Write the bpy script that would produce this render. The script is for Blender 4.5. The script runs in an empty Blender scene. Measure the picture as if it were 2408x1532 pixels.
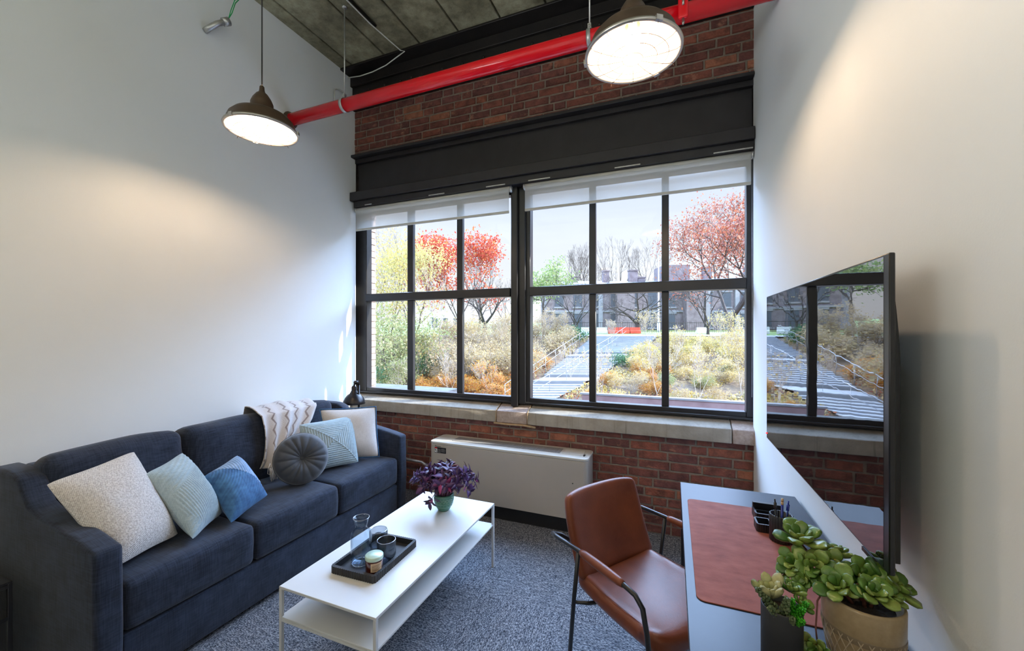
import bpy, bmesh, math, random
from mathutils import Vector, Matrix, noise
PI = math.pi
random.seed(7)
S = bpy.context.scene
C = S.collection
CAM_H = 1.455
YAW = math.atan(376/940.)
SN, CN = math.sin(YAW), math.cos(YAW)

# ------------------------------------------------------------------ camera
cam_d = bpy.data.cameras.new('camera')
cam_d.sensor_width = 36; cam_d.lens = 940/2408*36
cam_d.shift_y = 13/2408; cam_d.clip_start = 0.02; cam_d.clip_end = 500
cam = bpy.data.objects.new('camera', cam_d); C.objects.link(cam)
cam.location = (0, 0, CAM_H); cam.rotation_euler = (PI/2, 0, YAW)
S.camera = cam

# ------------------------------------------------------------------ world
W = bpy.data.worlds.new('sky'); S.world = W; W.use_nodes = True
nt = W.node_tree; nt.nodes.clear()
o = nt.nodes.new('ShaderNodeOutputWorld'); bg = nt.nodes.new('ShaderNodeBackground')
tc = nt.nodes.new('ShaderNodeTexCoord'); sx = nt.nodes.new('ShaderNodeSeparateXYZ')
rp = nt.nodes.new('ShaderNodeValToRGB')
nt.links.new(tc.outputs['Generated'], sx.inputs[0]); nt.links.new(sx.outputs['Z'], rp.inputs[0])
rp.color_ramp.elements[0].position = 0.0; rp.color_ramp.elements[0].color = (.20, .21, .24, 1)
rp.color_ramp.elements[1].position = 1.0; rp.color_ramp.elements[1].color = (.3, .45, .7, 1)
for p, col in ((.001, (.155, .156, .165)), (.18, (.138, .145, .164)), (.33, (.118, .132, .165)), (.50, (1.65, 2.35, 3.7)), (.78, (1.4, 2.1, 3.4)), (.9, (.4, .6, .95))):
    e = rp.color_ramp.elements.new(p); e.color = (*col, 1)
# soft thin cloud
nz = nt.nodes.new('ShaderNodeTexNoise'); nz.inputs['Scale'].default_value = 2.2; nz.inputs['Detail'].default_value = 5
mp = nt.nodes.new('ShaderNodeMapping'); mp.inputs['Scale'].default_value = (1, 1, 5)
nt.links.new(tc.outputs['Generated'], mp.inputs[0]); nt.links.new(mp.outputs[0], nz.inputs[0])
mr = nt.nodes.new('ShaderNodeMapRange'); mr.inputs[1].default_value = .45; mr.inputs[2].default_value = .75
mr.inputs[3].default_value = 1; mr.inputs[4].default_value = 1.15
nt.links.new(nz.outputs[0], mr.inputs[0])
mu = nt.nodes.new('ShaderNodeMath'); mu.operation = 'MULTIPLY'; mu.inputs[1].default_value = 4.0
nt.links.new(mr.outputs[0], mu.inputs[0]); nt.links.new(mu.outputs[0], bg.inputs['Strength'])
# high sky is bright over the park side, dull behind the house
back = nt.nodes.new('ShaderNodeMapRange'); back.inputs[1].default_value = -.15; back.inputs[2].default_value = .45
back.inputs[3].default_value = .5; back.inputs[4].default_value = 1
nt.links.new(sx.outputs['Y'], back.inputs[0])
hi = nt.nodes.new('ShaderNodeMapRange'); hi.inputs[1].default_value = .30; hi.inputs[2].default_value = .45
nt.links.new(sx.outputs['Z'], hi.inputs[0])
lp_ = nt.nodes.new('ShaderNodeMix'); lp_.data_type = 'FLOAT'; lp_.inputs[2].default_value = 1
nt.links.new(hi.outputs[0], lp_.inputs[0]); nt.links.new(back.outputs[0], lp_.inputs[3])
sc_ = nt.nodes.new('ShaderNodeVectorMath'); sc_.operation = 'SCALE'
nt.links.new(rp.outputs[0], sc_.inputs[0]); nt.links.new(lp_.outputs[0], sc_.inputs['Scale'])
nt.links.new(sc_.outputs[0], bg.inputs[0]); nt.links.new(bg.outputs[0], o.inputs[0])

# ------------------------------------------------------------------ sun
sd = bpy.data.lights.new('sun', 'SUN'); sd.energy = 5.5; sd.angle = math.radians(.6); sd.color = (1, .95, .84)
sun = bpy.data.objects.new('sun', sd); C.objects.link(sun)
el, az = math.radians(29), math.radians(12)
to_sun = Vector((math.cos(el)*math.cos(az), math.cos(el)*math.sin(az), math.sin(el)))
sun.rotation_euler = to_sun.to_track_quat('Z', 'Y').to_euler(); sun.location = (10, 8, 9)

def area(name, loc, target, sx_, sy_, power, col, portal=False):
    d = bpy.data.lights.new(name, 'AREA'); d.shape = 'RECTANGLE'; d.size = sx_; d.size_y = sy_
    d.energy = power; d.color = col
    if portal: d.cycles.is_portal = True
    ob = bpy.data.objects.new(name, d); C.objects.link(ob); ob.location = loc
    ob.rotation_euler = (Vector(target)-Vector(loc)).to_track_quat('-Z', 'Y').to_euler()
    return ob
area('window_daylight_portal', (-1.18, 3.30, 1.75), (-1.18, 0, 1.75), 3.6, 1.9, 1, (1, 1, 1), True)
# added fill light, unseen behind the camera, aimed up at the ceiling
area('fill_uplight', (-1.9, -.6, 2.2), (-1.4, -.85, 3.03), 1.6, 1.2, 60, (.92, .98, 1))

S.view_settings.view_transform = 'Standard'; S.view_settings.look = 'None'
S.view_settings.gamma = 1; S.view_settings.use_curve_mapping = False
S.view_settings.exposure = 0.80
S.cycles.max_bounces = 8; S.cycles.diffuse_bounces = 4; S.cycles.glossy_bounces = 4
S.cycles.transmission_bounces = 8; S.cycles.transparent_max_bounces = 16
S.cycles.caustics_reflective = False; S.cycles.caustics_refractive = False
S.cycles.sample_clamp_indirect = 6

# ------------------------------------------------------------------ materials
def mat(name, col, rough=.6, metal=0, spec=.5, **kw):
    m = bpy.data.materials.new(name); m.use_nodes = True
    b = m.node_tree.nodes['Principled BSDF']
    b.inputs['Base Color'].default_value = (*col, 1); b.inputs['Roughness'].default_value = rough
    b.inputs['Metallic'].default_value = metal; b.inputs['Specular IOR Level'].default_value = spec
    for k, v in kw.items(): b.inputs[k.replace('_', ' ')].default_value = v
    return m
def N(m, t, **kw):
    n = m.node_tree.nodes.new(t)
    for k, v in kw.items():
        if k.startswith('i_'): n.inputs[k[2:]].default_value = v
        else: setattr(n, k, v)
    return n
def L(m, a, b): m.node_tree.links.new(a, b)
def P(m): return m.node_tree.nodes['Principled BSDF']
def coords(m, scale=(1, 1, 1), rot=(0, 0, 0)):
    t = N(m, 'ShaderNodeTexCoord'); mp = N(m, 'ShaderNodeMapping')
    mp.inputs['Scale'].default_value = scale; mp.inputs['Rotation'].default_value = rot
    L(m, t.outputs['Object'], mp.inputs[0]); return mp.outputs[0]
def noisen(m, vec, scale, detail=4, rough=.55):
    n = N(m, 'ShaderNodeTexNoise'); n.inputs['Scale'].default_value = scale
    n.inputs['Detail'].default_value = detail; n.inputs['Roughness'].default_value = rough
    L(m, vec, n.inputs['Vector']); return n.outputs[0]
def ramp(m, fac, stops):
    r = N(m, 'ShaderNodeValToRGB'); cr = r.color_ramp
    while len(cr.elements) > 1: cr.elements.remove(cr.elements[0])
    cr.elements[0].position = stops[0][0]; cr.elements[0].color = (*stops[0][1], 1)
    for p, c in stops[1:]:
        e = cr.elements.new(p); e.color = (*c, 1)
    L(m, fac, r.inputs[0]); return r.outputs[0]
def mixc(m, a, b, fac, mode='MIX'):
    x = N(m, 'ShaderNodeMix', data_type='RGBA', blend_type=mode)
    for s, v in ((0, fac), (6, a), (7, b)):
        if isinstance(v, (int, float)): x.inputs[s].default_value = v
        elif isinstance(v, tuple): x.inputs[s].default_value = (*v, 1)
        else: L(m, v, x.inputs[s])
    return x.outputs[2]
def bump(m, h, strength=.3, dist=.01):
    b = N(m, 'ShaderNodeBump'); b.inputs['Strength'].default_value = strength; b.inputs['Distance'].default_value = dist
    L(m, h, b.inputs['Height']); L(m, b.outputs[0], P(m).inputs['Normal']); return b
def mottled(name, c1, c2, scale=6, rough=.6, bs=.1, bd=.004, bscale=80, stretch=(1, 1, 1), **kw):
    m = mat(name, c1, rough, **kw); v = coords(m, stretch)
    L(m, ramp(m, noisen(m, v, scale, 6), [(.3, c1), (.7, c2)]), P(m).inputs['Base Color'])
    if bs: bump(m, noisen(m, v, bscale, 4), bs, bd)
    return m
def fabric(name, c1, c2, s=260, bs=.5, rough=.9, slub=14):
    """woven cloth: two crossed stretched noises"""
    m = mat(name, c1, rough, spec=.2, Sheen_Weight=.15)
    a = noisen(m, coords(m, (1, .06, .06)), s, 2); b = noisen(m, coords(m, (.06, 1, .06)), s, 2); d = noisen(m, coords(m, (.06, .06, 1)), s, 2)
    x = N(m, 'ShaderNodeMath', operation='ADD'); L(m, a, x.inputs[0]); L(m, b, x.inputs[1])
    y = N(m, 'ShaderNodeMath', operation='ADD'); L(m, x.outputs[0], y.inputs[0]); L(m, d, y.inputs[1])
    z = N(m, 'ShaderNodeMath', operation='DIVIDE'); L(m, y.outputs[0], z.inputs[0]); z.inputs[1].default_value = 3
    sl = noisen(m, coords(m), slub, 5)
    q = N(m, 'ShaderNodeMath', operation='MULTIPLY_ADD'); L(m, sl, q.inputs[0]); q.inputs[1].default_value = .3; L(m, z.outputs[0], q.inputs[2])
    L(m, ramp(m, q.outputs[0], [(.53, c1), (.78, c2)]), P(m).inputs['Base Color'])
    bump(m, z.outputs[0], bs, .003); return m
def knit(name, c1, c2, s):
    m = mat(name, c1, .95, spec=.1, Sheen_Weight=.2); t = N(m, 'ShaderNodeTexCoord'); sp = N(m, 'ShaderNodeSeparateXYZ'); L(m, t.outputs['UV'], sp.inputs[0])
    def sn(a, k):
        w = N(m, 'ShaderNodeMath', operation='MULTIPLY'); L(m, sp.outputs[a], w.inputs[0]); w.inputs[1].default_value = k
        e = N(m, 'ShaderNodeMath', operation='SINE'); L(m, w.outputs[0], e.inputs[0]); return e.outputs[0]
    p = N(m, 'ShaderNodeMath', operation='MULTIPLY'); L(m, sn('X', s), p.inputs[0]); L(m, sn('Y', s), p.inputs[1])
    q = N(m, 'ShaderNodeMath', operation='MULTIPLY_ADD'); L(m, p.outputs[0], q.inputs[0]); q.inputs[1].default_value = .14
    n_ = noisen(m, coords(m), 160, 4); L(m, n_, q.inputs[2])
    L(m, ramp(m, q.outputs[0], [(.32, c1), (.62, c2)]), P(m).inputs['Base Color']); bump(m, q.outputs[0], .8, .004); return m
def island(name, stops, rough=.6, noise_amt=0, noise_scale=20, bs=0, trans=0, **kw):
    m = mat(name, stops[0][1], rough, **kw)
    g = N(m, 'ShaderNodeNewGeometry'); col = ramp(m, g.outputs['Random Per Island'], stops)
    v = coords(m)
    if noise_amt:
        col = mixc(m, col, ramp(m, noisen(m, v, noise_scale, 6, .7), [(.35, (.6, .55, .55)), (.6, (1.5, 1.4, 1.3))]), noise_amt, 'MULTIPLY')
    L(m, col, P(m).inputs['Base Color'])
    if bs: bump(m, noisen(m, v, noise_scale*4, 6), bs, .006)
    if trans:
        t = N(m, 'ShaderNodeBsdfTranslucent'); L(m, col, t.inputs[0]); mx = N(m, 'ShaderNodeMixShader'); mx.inputs[0].default_value = trans
        out = m.node_tree.nodes['Material Output']; L(m, P(m).outputs[0], mx.inputs[1]); L(m, t.outputs[0], mx.inputs[2]); L(m, mx.outputs[0], out.inputs[0])
    return m
def emit(name, col, s):
    m = bpy.data.materials.new(name); m.use_nodes = True; t = m.node_tree; t.nodes.clear()
    e = t.nodes.new('ShaderNodeEmission'); e.inputs[0].default_value = (*col, 1); e.inputs[1].default_value = s
    q = t.nodes.new('ShaderNodeOutputMaterial'); t.links.new(e.outputs[0], q.inputs[0]); return m
def clear(name, tint, gloss=.06, rough=0.0, fres=True):
    """thin clear glass: mostly straight through, a little reflected"""
    m = bpy.data.materials.new(name); m.use_nodes = True; t = m.node_tree; t.nodes.clear()
    tr = t.nodes.new('ShaderNodeBsdfTransparent'); tr.inputs[0].default_value = (*tint, 1)
    gl = t.nodes.new('ShaderNodeBsdfGlossy'); gl.inputs['Roughness'].default_value = rough
    mx = t.nodes.new('ShaderNodeMixShader'); q = t.nodes.new('ShaderNodeOutputMaterial')
    if fres:
        f = t.nodes.new('ShaderNodeLayerWeight'); f.inputs[0].default_value = .5
        pw = t.nodes.new('ShaderNodeMath'); pw.operation = 'POWER'; pw.inputs[1].default_value = 4; t.links.new(f.outputs['Facing'], pw.inputs[0])
        ad = t.nodes.new('ShaderNodeMath'); ad.operation = 'MULTIPLY_ADD'; ad.inputs[1].default_value = .6; ad.inputs[2].default_value = .04
        t.links.new(pw.outputs[0], ad.inputs[0]); t.links.new(ad.outputs[0], mx.inputs[0])
    else: mx.inputs[0].default_value = gloss
    t.links.new(tr.outputs[0], mx.inputs[1]); t.links.new(gl.outputs[0], mx.inputs[2]); t.links.new(mx.outputs[0], q.inputs[0]); return m

M = {}
M['wall'] = mottled('painted_wall', (.80, .815, .80), (.835, .845, .83), 1.5, .55, .12, .002, 220)
M['brick'] = island('old_brick', [(0, (.10, .035, .032)), (.3, (.135, .045, .035)), (.55, (.165, .052, .036)), (.75, (.12, .045, .042)), (.88, (.19, .06, .038)), (.97, (.25, .095, .055))], .75, .85, 16, .9)
def add_scuffs(m, col, scale, lo, hi, amt=.8):
    src = P(m).inputs['Base Color'].links[0].from_socket
    v = coords(m, (1, 1, 1.6)); k = ramp(m, noisen(m, v, scale, 8, .75), [(lo, (0, 0, 0)), (hi, (amt, amt, amt))])
    sep = N(m, 'ShaderNodeSeparateColor'); L(m, k, sep.inputs[0])
    L(m, mixc(m, src, col, sep.outputs[0]), P(m).inputs['Base Color'])
add_scuffs(M['brick'], (.42, .20, .12), 9, .57, .70)
add_scuffs(M['brick'], (.45, .36, .30), 26, .68, .76, .6)
M['gardenbrick'] = mottled('weathered_garden_brick', (.16, .09, .085), (.24, .15, .14), 3, .9, .3, .01, 30)
M['mortar'] = mottled('mortar', (.17, .135, .105), (.27, .215, .17), 18, .9, .6, .006, 90)
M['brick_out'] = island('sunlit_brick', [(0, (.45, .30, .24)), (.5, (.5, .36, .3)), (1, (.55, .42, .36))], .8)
M['conc'] = mat('sill_concrete', (.4, .38, .34), .8)
def concrete(m, base, dark, streak):
    v = coords(m); a = ramp(m, noisen(m, v, 5, 8, .65), [(.3, dark), (.62, base)])
    s = ramp(m, noisen(m, coords(m, (28, 28, 1.2)), 1.6, 5, .7), [(.56, (0, 0, 0)), (.74, (.55, .55, .55))])
    sep = N(m, 'ShaderNodeSeparateColor'); L(m, s, sep.inputs[0])
    L(m, mixc(m, a, streak, sep.outputs[0]), P(m).inputs['Base Color']); bump(m, noisen(m, v, 70, 6), .5, .004)
concrete(M['conc'], (.36, .325, .275), (.23, .205, .17), (.06, .05, .045))
M['concpatch'] = mottled('patch_concrete', (.30, .235, .20), (.42, .34, .30), 60, .9, .5, .004, 120)
M['rust'] = mottled('rusty_seam', (.33, .2, .1), (.42, .3, .18), 40, .9)
M['ceil'] = mat('ceiling_concrete', (.2, .19, .14), .85)
def ceilmat(m):
    v = coords(m); a = ramp(m, noisen(m, v, 1.7, 9, .62), [(.28, (.09, .08, .05)), (.45, (.24, .22, .145)), (.6, (.42, .40, .28)), (.75, (.55, .53, .41))])
    b = ramp(m, noisen(m, v, 14, 8, .7), [(.3, (.55, .52, .45)), (.6, (1.1, 1.1, 1.05))])
    c = mixc(m, a, b, 1.0, 'MULTIPLY')
    w = ramp(m, noisen(m, coords(m, (1.3, .5, 1)), 7, 8, .75), [(.66, (0, 0, 0)), (.76, (.6, .6, .6))]); sep = N(m, 'ShaderNodeSeparateColor'); L(m, w, sep.inputs[0])
    L(m, mixc(m, c, (.34, .36, .29), sep.outputs[0]), P(m).inputs['Base Color'])
    bump(m, noisen(m, v, 40, 8, .7), .6, .006)
ceilmat(M['ceil'])
M['steel'] = mottled('dark_painted_steel', (.018, .016, .018), (.026, .023, .026), 9, .42, .08, .002, 60)
M['blackbeam'] = mottled('black_sooty_steel', (.006, .005, .005), (.016, .012, .010), 7, .45, .3, .004, 50)
M['frame'] = mottled('window_frame_paint', (.018, .017, .018), (.026, .024, .025), 12, .32, .05, .001, 60)
M['carpet'] = mat('carpet_pile', (.15, .15, .16), .95, spec=.1)
def carpet(m):
    t = coords(m)
    ch = N(m, 'ShaderNodeTexChecker'); ch.inputs['Scale'].default_value = 2.0; L(m, t, ch.inputs[0])
    a = noisen(m, coords(m, (.35, 1, 1)), 230, 2, .6); b = noisen(m, coords(m, (1, .35, 1)), 230, 2, .6)
    g = N(m, 'ShaderNodeMix', data_type='FLOAT'); L(m, ch.outputs['Fac'], g.inputs[0]); L(m, a, g.inputs[2]); L(m, b, g.inputs[3])
    l1 = noisen(m, coords(m, (.2, 1, 1)), 75, 3, .6); l2 = noisen(m, coords(m, (1, .2, 1)), 75, 3, .6)
    g2 = N(m, 'ShaderNodeMix', data_type='FLOAT'); L(m, ch.outputs['Fac'], g2.inputs[0]); L(m, l1, g2.inputs[2]); L(m, l2, g2.inputs[3])
    s = N(m, 'ShaderNodeMath', operation='MULTIPLY_ADD'); L(m, g2.outputs[0], s.inputs[0]); s.inputs[1].default_value = .38; L(m, g.outputs[0], s.inputs[2])
    L(m, ramp(m, s.outputs[0], [(.50, (.013, .017, .024)), (.66, (.088, .097, .118)), (.84, (.32, .325, .34))]), P(m).inputs['Base Color'])
    bump(m, s.outputs[0], .8, .006)
carpet(M['carpet'])
M['sofa'] = fabric('charcoal_linen', (.007, .010, .019), (.024, .033, .057), 240, .6, slub=5)
M['cream'] = knit('cream_knit', (.40, .365, .335), (.68, .64, .60), 330)
M['paleblue'] = fabric('pale_blue_cotton', (.25, .325, .35), (.38, .455, .475), 420, .3, slub=3)
M['denim'] = fabric('blue_velvet', (.018, .065, .155), (.055, .15, .29), 60, .3, .8)
M['denimlight'] = fabric('light_blue_velvet', (.18, .30, .48), (.30, .42, .60), 80, .3, .8)
M['greyvelvet'] = mottled('charcoal_velvet', (.018, .021, .027), (.04, .045, .055), 9, .7, .1, .003, 120, Sheen_Weight=.4)
M['linen'] = fabric('natural_linen', (.50, .46, .43), (.60, .56, .53), 500, .3, slub=3)
M['throw'] = mat('knitted_throw', (.55, .5, .46), .95, spec=.1, Sheen_Weight=.3)
def throwm(m):
    uv = N(m, 'ShaderNodeTexCoord'); sp = N(m, 'ShaderNodeSeparateXYZ'); L(m, uv.outputs['UV'], sp.inputs[0])
    # zigzag stripes running the length of the throw
    tri = N(m, 'ShaderNodeMath', operation='PINGPONG'); mulv = N(m, 'ShaderNodeMath', operation='MULTIPLY'); L(m, sp.outputs['Y'], mulv.inputs[0]); mulv.inputs[1].default_value = 22
    L(m, mulv.outputs[0], tri.inputs[0]); tri.inputs[1].default_value = 1
    ma = N(m, 'ShaderNodeMath', operation='MULTIPLY_ADD'); L(m, tri.outputs[0], ma.inputs[0]); ma.inputs[1].default_value = .05; L(m, sp.outputs['X'], ma.inputs[2])
    st = N(m, 'ShaderNodeMath', operation='PINGPONG'); L(m, ma.outputs[0], st.inputs[0]); st.inputs[1].default_value = .11
    L(m, ramp(m, st.outputs[0], [(0, (.25, .20, .18)), (.010, (.25, .20, .18)), (.018, (.52, .47, .44)), (1, (.54, .49, .46))]), P(m).inputs['Base Color'])
    bump(m, noisen(m, coords(m), 180, 3), .6, .004)
throwm(M['throw'])
M['fringe'] = mottled('throw_fringe', (.50, .43, .36), (.62, .55, .48), 30, .95)
M['white'] = mottled('white_powder_coat', (.56, .555, .54), (.59, .585, .57), 4, .35, .03, .001, 300)
M['fcu'] = mottled('enamelled_cabinet', (.42, .385, .34), (.45, .41, .365), 3, .38, .03, .001, 200)
M['fcutop'] = mottled('cabinet_top', (.60, .57, .51), (.63, .60, .54), 3, .3, 0)
M['grille'] = mottled('grille_metal', (.26, .25, .24), (.3, .29, .28), 8, .4, 0)
M['black'] = mottled('satin_black', (.010, .010, .012), (.014, .014, .016), 8, .35, .03, .001, 200)
M['blackplastic'] = mottled('black_plastic', (.008, .008, .010), (.012, .012, .014), 8, .28, 0)
M['matteblack'] = mottled('matte_black', (.013, .013, .015), (.018, .018, .02), 20, .6, .05, .001, 200)
M['desk'] = mottled('black_desk_laminate', (.014, .022, .036), (.018, .028, .044), 10, .33, .05, .0006, 300, spec=.32)
M['mat'] = mat('leather_desk_mat', (.3, .08, .05), .5, spec=.22)
def leather(m, c1, c2, sc=9, rough=.42, strch=(1, .35, 1)):
    v = coords(m, strch); L(m, ramp(m, noisen(m, v, sc, 7, .6), [(.3, c1), (.7, c2)]), P(m).inputs['Base Color'])
    bump(m, noisen(m, coords(m), 190, 4), .25, .0015); P(m).inputs['Roughness'].default_value = rough
leather(M['mat'], (.20, .055, .038), (.31, .10, .068), 16, .7, (.8, 1.5, 1))
M['leather'] = mat('cognac_leather', (.2, .06, .03), .4, spec=.33)
leather(M['leather'], (.115, .030, .014), (.20, .058, .026), 5, .36, (1, 1, 1))
M['red'] = mottled('red_gloss_paint', (.72, .004, .012), (.78, .006, .016), 6, .16, .03, .001, 40)
M['galv'] = mottled('galvanised_steel', (.42, .42, .41), (.60, .60, .58), 30, .35, .1, .001, 100, metal=.7)
M['bronze'] = mottled('bronze_lamp_metal', (.060, .036, .022), (.10, .060, .037), 14, .42, .1, .001, 60, metal=.3)
M['gun'] = mottled('blackened_metal', (.018, .016, .016), (.032, .026, .024), 14, .3, .05, .001, 60, metal=.6)
M['enamel'] = mottled('white_enamel', (.50, .47, .41), (.54, .51, .45), 6, .35, 0)
M['chrome'] = mottled('wire_metal', (.40, .37, .34), (.50, .47, .44), 20, .3, 0, metal=.8)
M['wire'] = mottled('bronze_wire', (.06, .035, .025), (.09, .055, .04), 20, .6, 0)
M['bulb'] = emit('glowing_bulb', (1, .72, .48), 310)
M['cord'] = mottled('black_cord', (.012, .010, .010), (.02, .016, .014), 30, .6)
M['greenwire'] = mottled('green_wire', (.01, .32, .08), (.02, .42, .12), 30, .4)
M['bluecap'] = mottled('blue_wire_cap', (.02, .12, .5), (.02, .16, .6), 30, .4)
M['greycable'] = mottled('grey_cable', (.55, .55, .5), (.65, .64, .6), 30, .5)
M['glass'] = clear('window_glass', (.97, .98, .98), .018, fres=False)
M['carafe'] = clear('clear_blue_glass', (.86, .91, .95))
M['smoke'] = clear('smoked_ribbed_glass', (.70, .73, .76), rough=.05)
M['rim'] = clear('thick_glass_rim', (.75, .72, .8), .5, .1, False)
M['amber'] = mottled('amber_glass', (.05, .008, .004), (.07, .012, .005), 10, .08, 0, Coat_Weight=1.0)
M['lid'] = mottled('pale_green_lid', (.42, .56, .44), (.52, .66, .54), 14, .35, 0, metal=.2)
M['paper'] = mottled('kraft_label', (.52, .36, .22), (.58, .42, .27), 50, .8, 0)
M['ink'] = mottled('printed_ink', (.12, .07, .05), (.14, .08, .06), 20, .8, 0)
M['screen'] = mat('tv_screen', (.004, .004, .005), .015, IOR=3.2, spec=.5)
bump(M['screen'], noisen(M['screen'], coords(M['screen'], (1, 1, 1)), 9, 2), .06, .003)
M['led'] = emit('standby_led', (1, .02, .02), 3)
M['blind'] = bpy.data.materials.new('translucent_blind'); M['blind'].use_nodes = True
def blindm(m):
    t = m.node_tree; t.nodes.clear()
    d = t.nodes.new('ShaderNodeBsdfDiffuse'); d.inputs[0].default_value = (.72, .70, .63, 1)
    s = t.nodes.new('ShaderNodeBsdfTranslucent'); s.inputs[0].default_value = (.70, .71, .68, 1)
    r = t.nodes.new('ShaderNodeBsdfTransparent')
    a = t.nodes.new('ShaderNodeMixShader'); a.inputs[0].default_value = .5
    b = t.nodes.new('ShaderNodeMixShader'); b.inputs[0].default_value = .28
    q = t.nodes.new('ShaderNodeOutputMaterial')
    t.links.new(d.outputs[0], a.inputs[1]); t.links.new(s.outputs[0], a.inputs[2])
    t.links.new(a.outputs[0], b.inputs[1]); t.links.new(r.outputs[0], b.inputs[2]); t.links.new(b.outputs[0], q.inputs[0])
blindm(M['blind'])
M['blindtube'] = mottled('blind_roll', (.62, .60, .54), (.66, .64, .58), 8, .8, 0)
M['succ'] = island('succulent_leaf', [(0, (.05, .13, .02)), (.5, (.10, .20, .03)), (1, (.20, .27, .06))], .33, .5, 60, Subsurface_Weight=.1)
M['succpale'] = island('pale_succulent_leaf', [(0, (.26, .28, .10)), (1, (.42, .40, .20))], .4, .3, 60)
M['succgrey'] = island('grey_green_bead_leaf', [(0, (.07, .11, .045)), (1, (.17, .21, .10))], .5, .3, 60)
M['succbright'] = island('bright_green_leaf', [(0, (.02, .22, .01)), (1, (.07, .42, .02))], .4, .2, 60)
M['stem'] = mottled('reddish_stem', (.10, .03, .02), (.2, .07, .045), 40, .6)
M['soil'] = mottled('dark_soil', (.012, .008, .006), (.035, .022, .015), 90, .95, .9, .01, 120)
M['glaze'] = mottled('tan_glaze', (.27, .19, .10), (.33, .24, .135), 90, .3, .1, .001, 200)
M['glazedark'] = mottled('crosshatched_stoneware', (.17, .12, .07), (.21, .155, .095), 90, .6)
M['relief'] = mottled('raised_clay_lines', (.38, .29, .19), (.46, .36, .24), 60, .5)
M['purple'] = island('purple_leaf', [(0, (.035, .012, .05)), (.5, (.06, .022, .085)), (.8, (.10, .045, .16)), (.93, (.10, .03, .09)), (1, (.30, .02, .14))], .4, .2, 60)
M['pinkstem'] = mottled('pink_stem', (.35, .16, .22), (.45, .22, .30), 40, .5)
M['greenpot'] = mottled('green_glaze', (.05, .17, .11), (.11, .27, .18), 30, .25, 0)
M['potpattern'] = mottled('pale_pot_relief', (.30, .46, .36), (.36, .52, .42), 30, .4, 0)
M['blueplastic'] = mottled('blue_plastic', (.01, .025, .22), (.015, .035, .3), 20, .25, 0)
M['tanplastic'] = mottled('tan_plastic', (.5, .35, .2), (.55, .4, .24), 20, .4, 0)
M['clearplastic'] = clear('clear_pen_barrel', (.8, .85, .9))
# outdoors
M['earth'] = mottled('leaf_strewn_earth', (.07, .045, .03), (.19, .125, .07), 3, .95, .8, .03, 9)
M['grass'] = mottled('lawn', (.10, .17, .035), (.2, .26, .07), 3, .95)
M['pave'] = mottled('pale_paving', (.25, .255, .27), (.31, .315, .33), 3, .8, 0)
M['riser'] = mottled('stair_riser', (.15, .155, .165), (.18, .185, .195), 3, .8, 0)
M['stone'] = mottled('purple_grey_stone', (.125, .09, .092), (.22, .172, .175), 2.2, .9, .4, .03, 6)
M['trimstone'] = mottled('pale_stone_trim', (.22, .20, .205), (.27, .25, .255), 2, .85, 0)
M['slate'] = mottled('slate_roof', (.16, .155, .165), (.21, .205, .215), 3, .7, 0)
M['darkroof'] = mottled('dark_roof_felt', (.05, .05, .055), (.09, .09, .095), 3, .9, 0)
M['coping'] = mottled('weathered_coping', (.14, .13, .13), (.2, .19, .19), 3, .9, 0)
M['pane'] = mat('dark_window_pane', (.07, .075, .09), .4)
M['bark'] = mottled('brown_bark', (.05, .035, .028), (.12, .09, .07), 4, .9)
M['barkdark'] = mottled('dark_bark', (.035, .026, .024), (.08, .06, .05), 4, .9)
M['barkpale'] = mottled('pale_bark', (.38, .31, .25), (.55, .47, .40), 4, .85)
def leafm(n, stops): return island(n, stops, .6, trans=.5)
M['lred'] = leafm('red_oak_leaf', [(0, (.22, .045, .025)), (.5, (.34, .075, .035)), (1, (.44, .16, .06))])
M['lred2'] = leafm('scarlet_leaf', [(0, (.38, .035, .02)), (.6, (.52, .07, .03)), (1, (.55, .20, .05))])
M['lyel'] = leafm('yellow_leaf', [(0, (.42, .33, .08)), (.5, (.52, .40, .13)), (1, (.40, .37, .15))])
M['lgrn'] = leafm('yellow_green_leaf', [(0, (.18, .22, .07)), (.5, (.30, .30, .11)), (1, (.42, .36, .18))])
M['lgold'] = leafm('gold_leaf', [(0, (.44, .28, .05)), (.5, (.52, .38, .12)), (1, (.50, .42, .26))])
M['ltan'] = leafm('tan_leaf', [(0, (.32, .22, .10)), (.5, (.40, .30, .16)), (1, (.46, .34, .15))])
M['lpine'] = leafm('pine_needle', [(0, (.10, .17, .045)), (.5, (.2, .26, .07)), (1, (.34, .36, .12))])
M['ldark'] = leafm('dark_green_leaf', [(0, (.03, .10, .04)), (1, (.08, .17, .06))])
M['lorange'] = leafm('orange_leaf', [(0, (.46, .14, .03)), (.5, (.52, .24, .04)), (1, (.50, .33, .08))])
M['barrier'] = mottled('orange_red_barrier', (.6, .06, .03), (.68, .08, .04), 3, .5, 0)
M['barrierwhite'] = mottled('white_barrier', (.6, .6, .6), (.66, .66, .66), 3, .5, 0)
M['polewhite'] = mottled('white_pole_paint', (.65, .68, .72), (.7, .73, .77), 3, .4, 0)
M['railmetal'] = mottled('handrail_steel', (.28, .28, .29), (.33, .33, .34), 3, .35, 0, metal=.4)
M['whitebldg'] = mottled('pale_render', (.62, .60, .56), (.66, .64, .60), 1, .9, 0)

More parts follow.
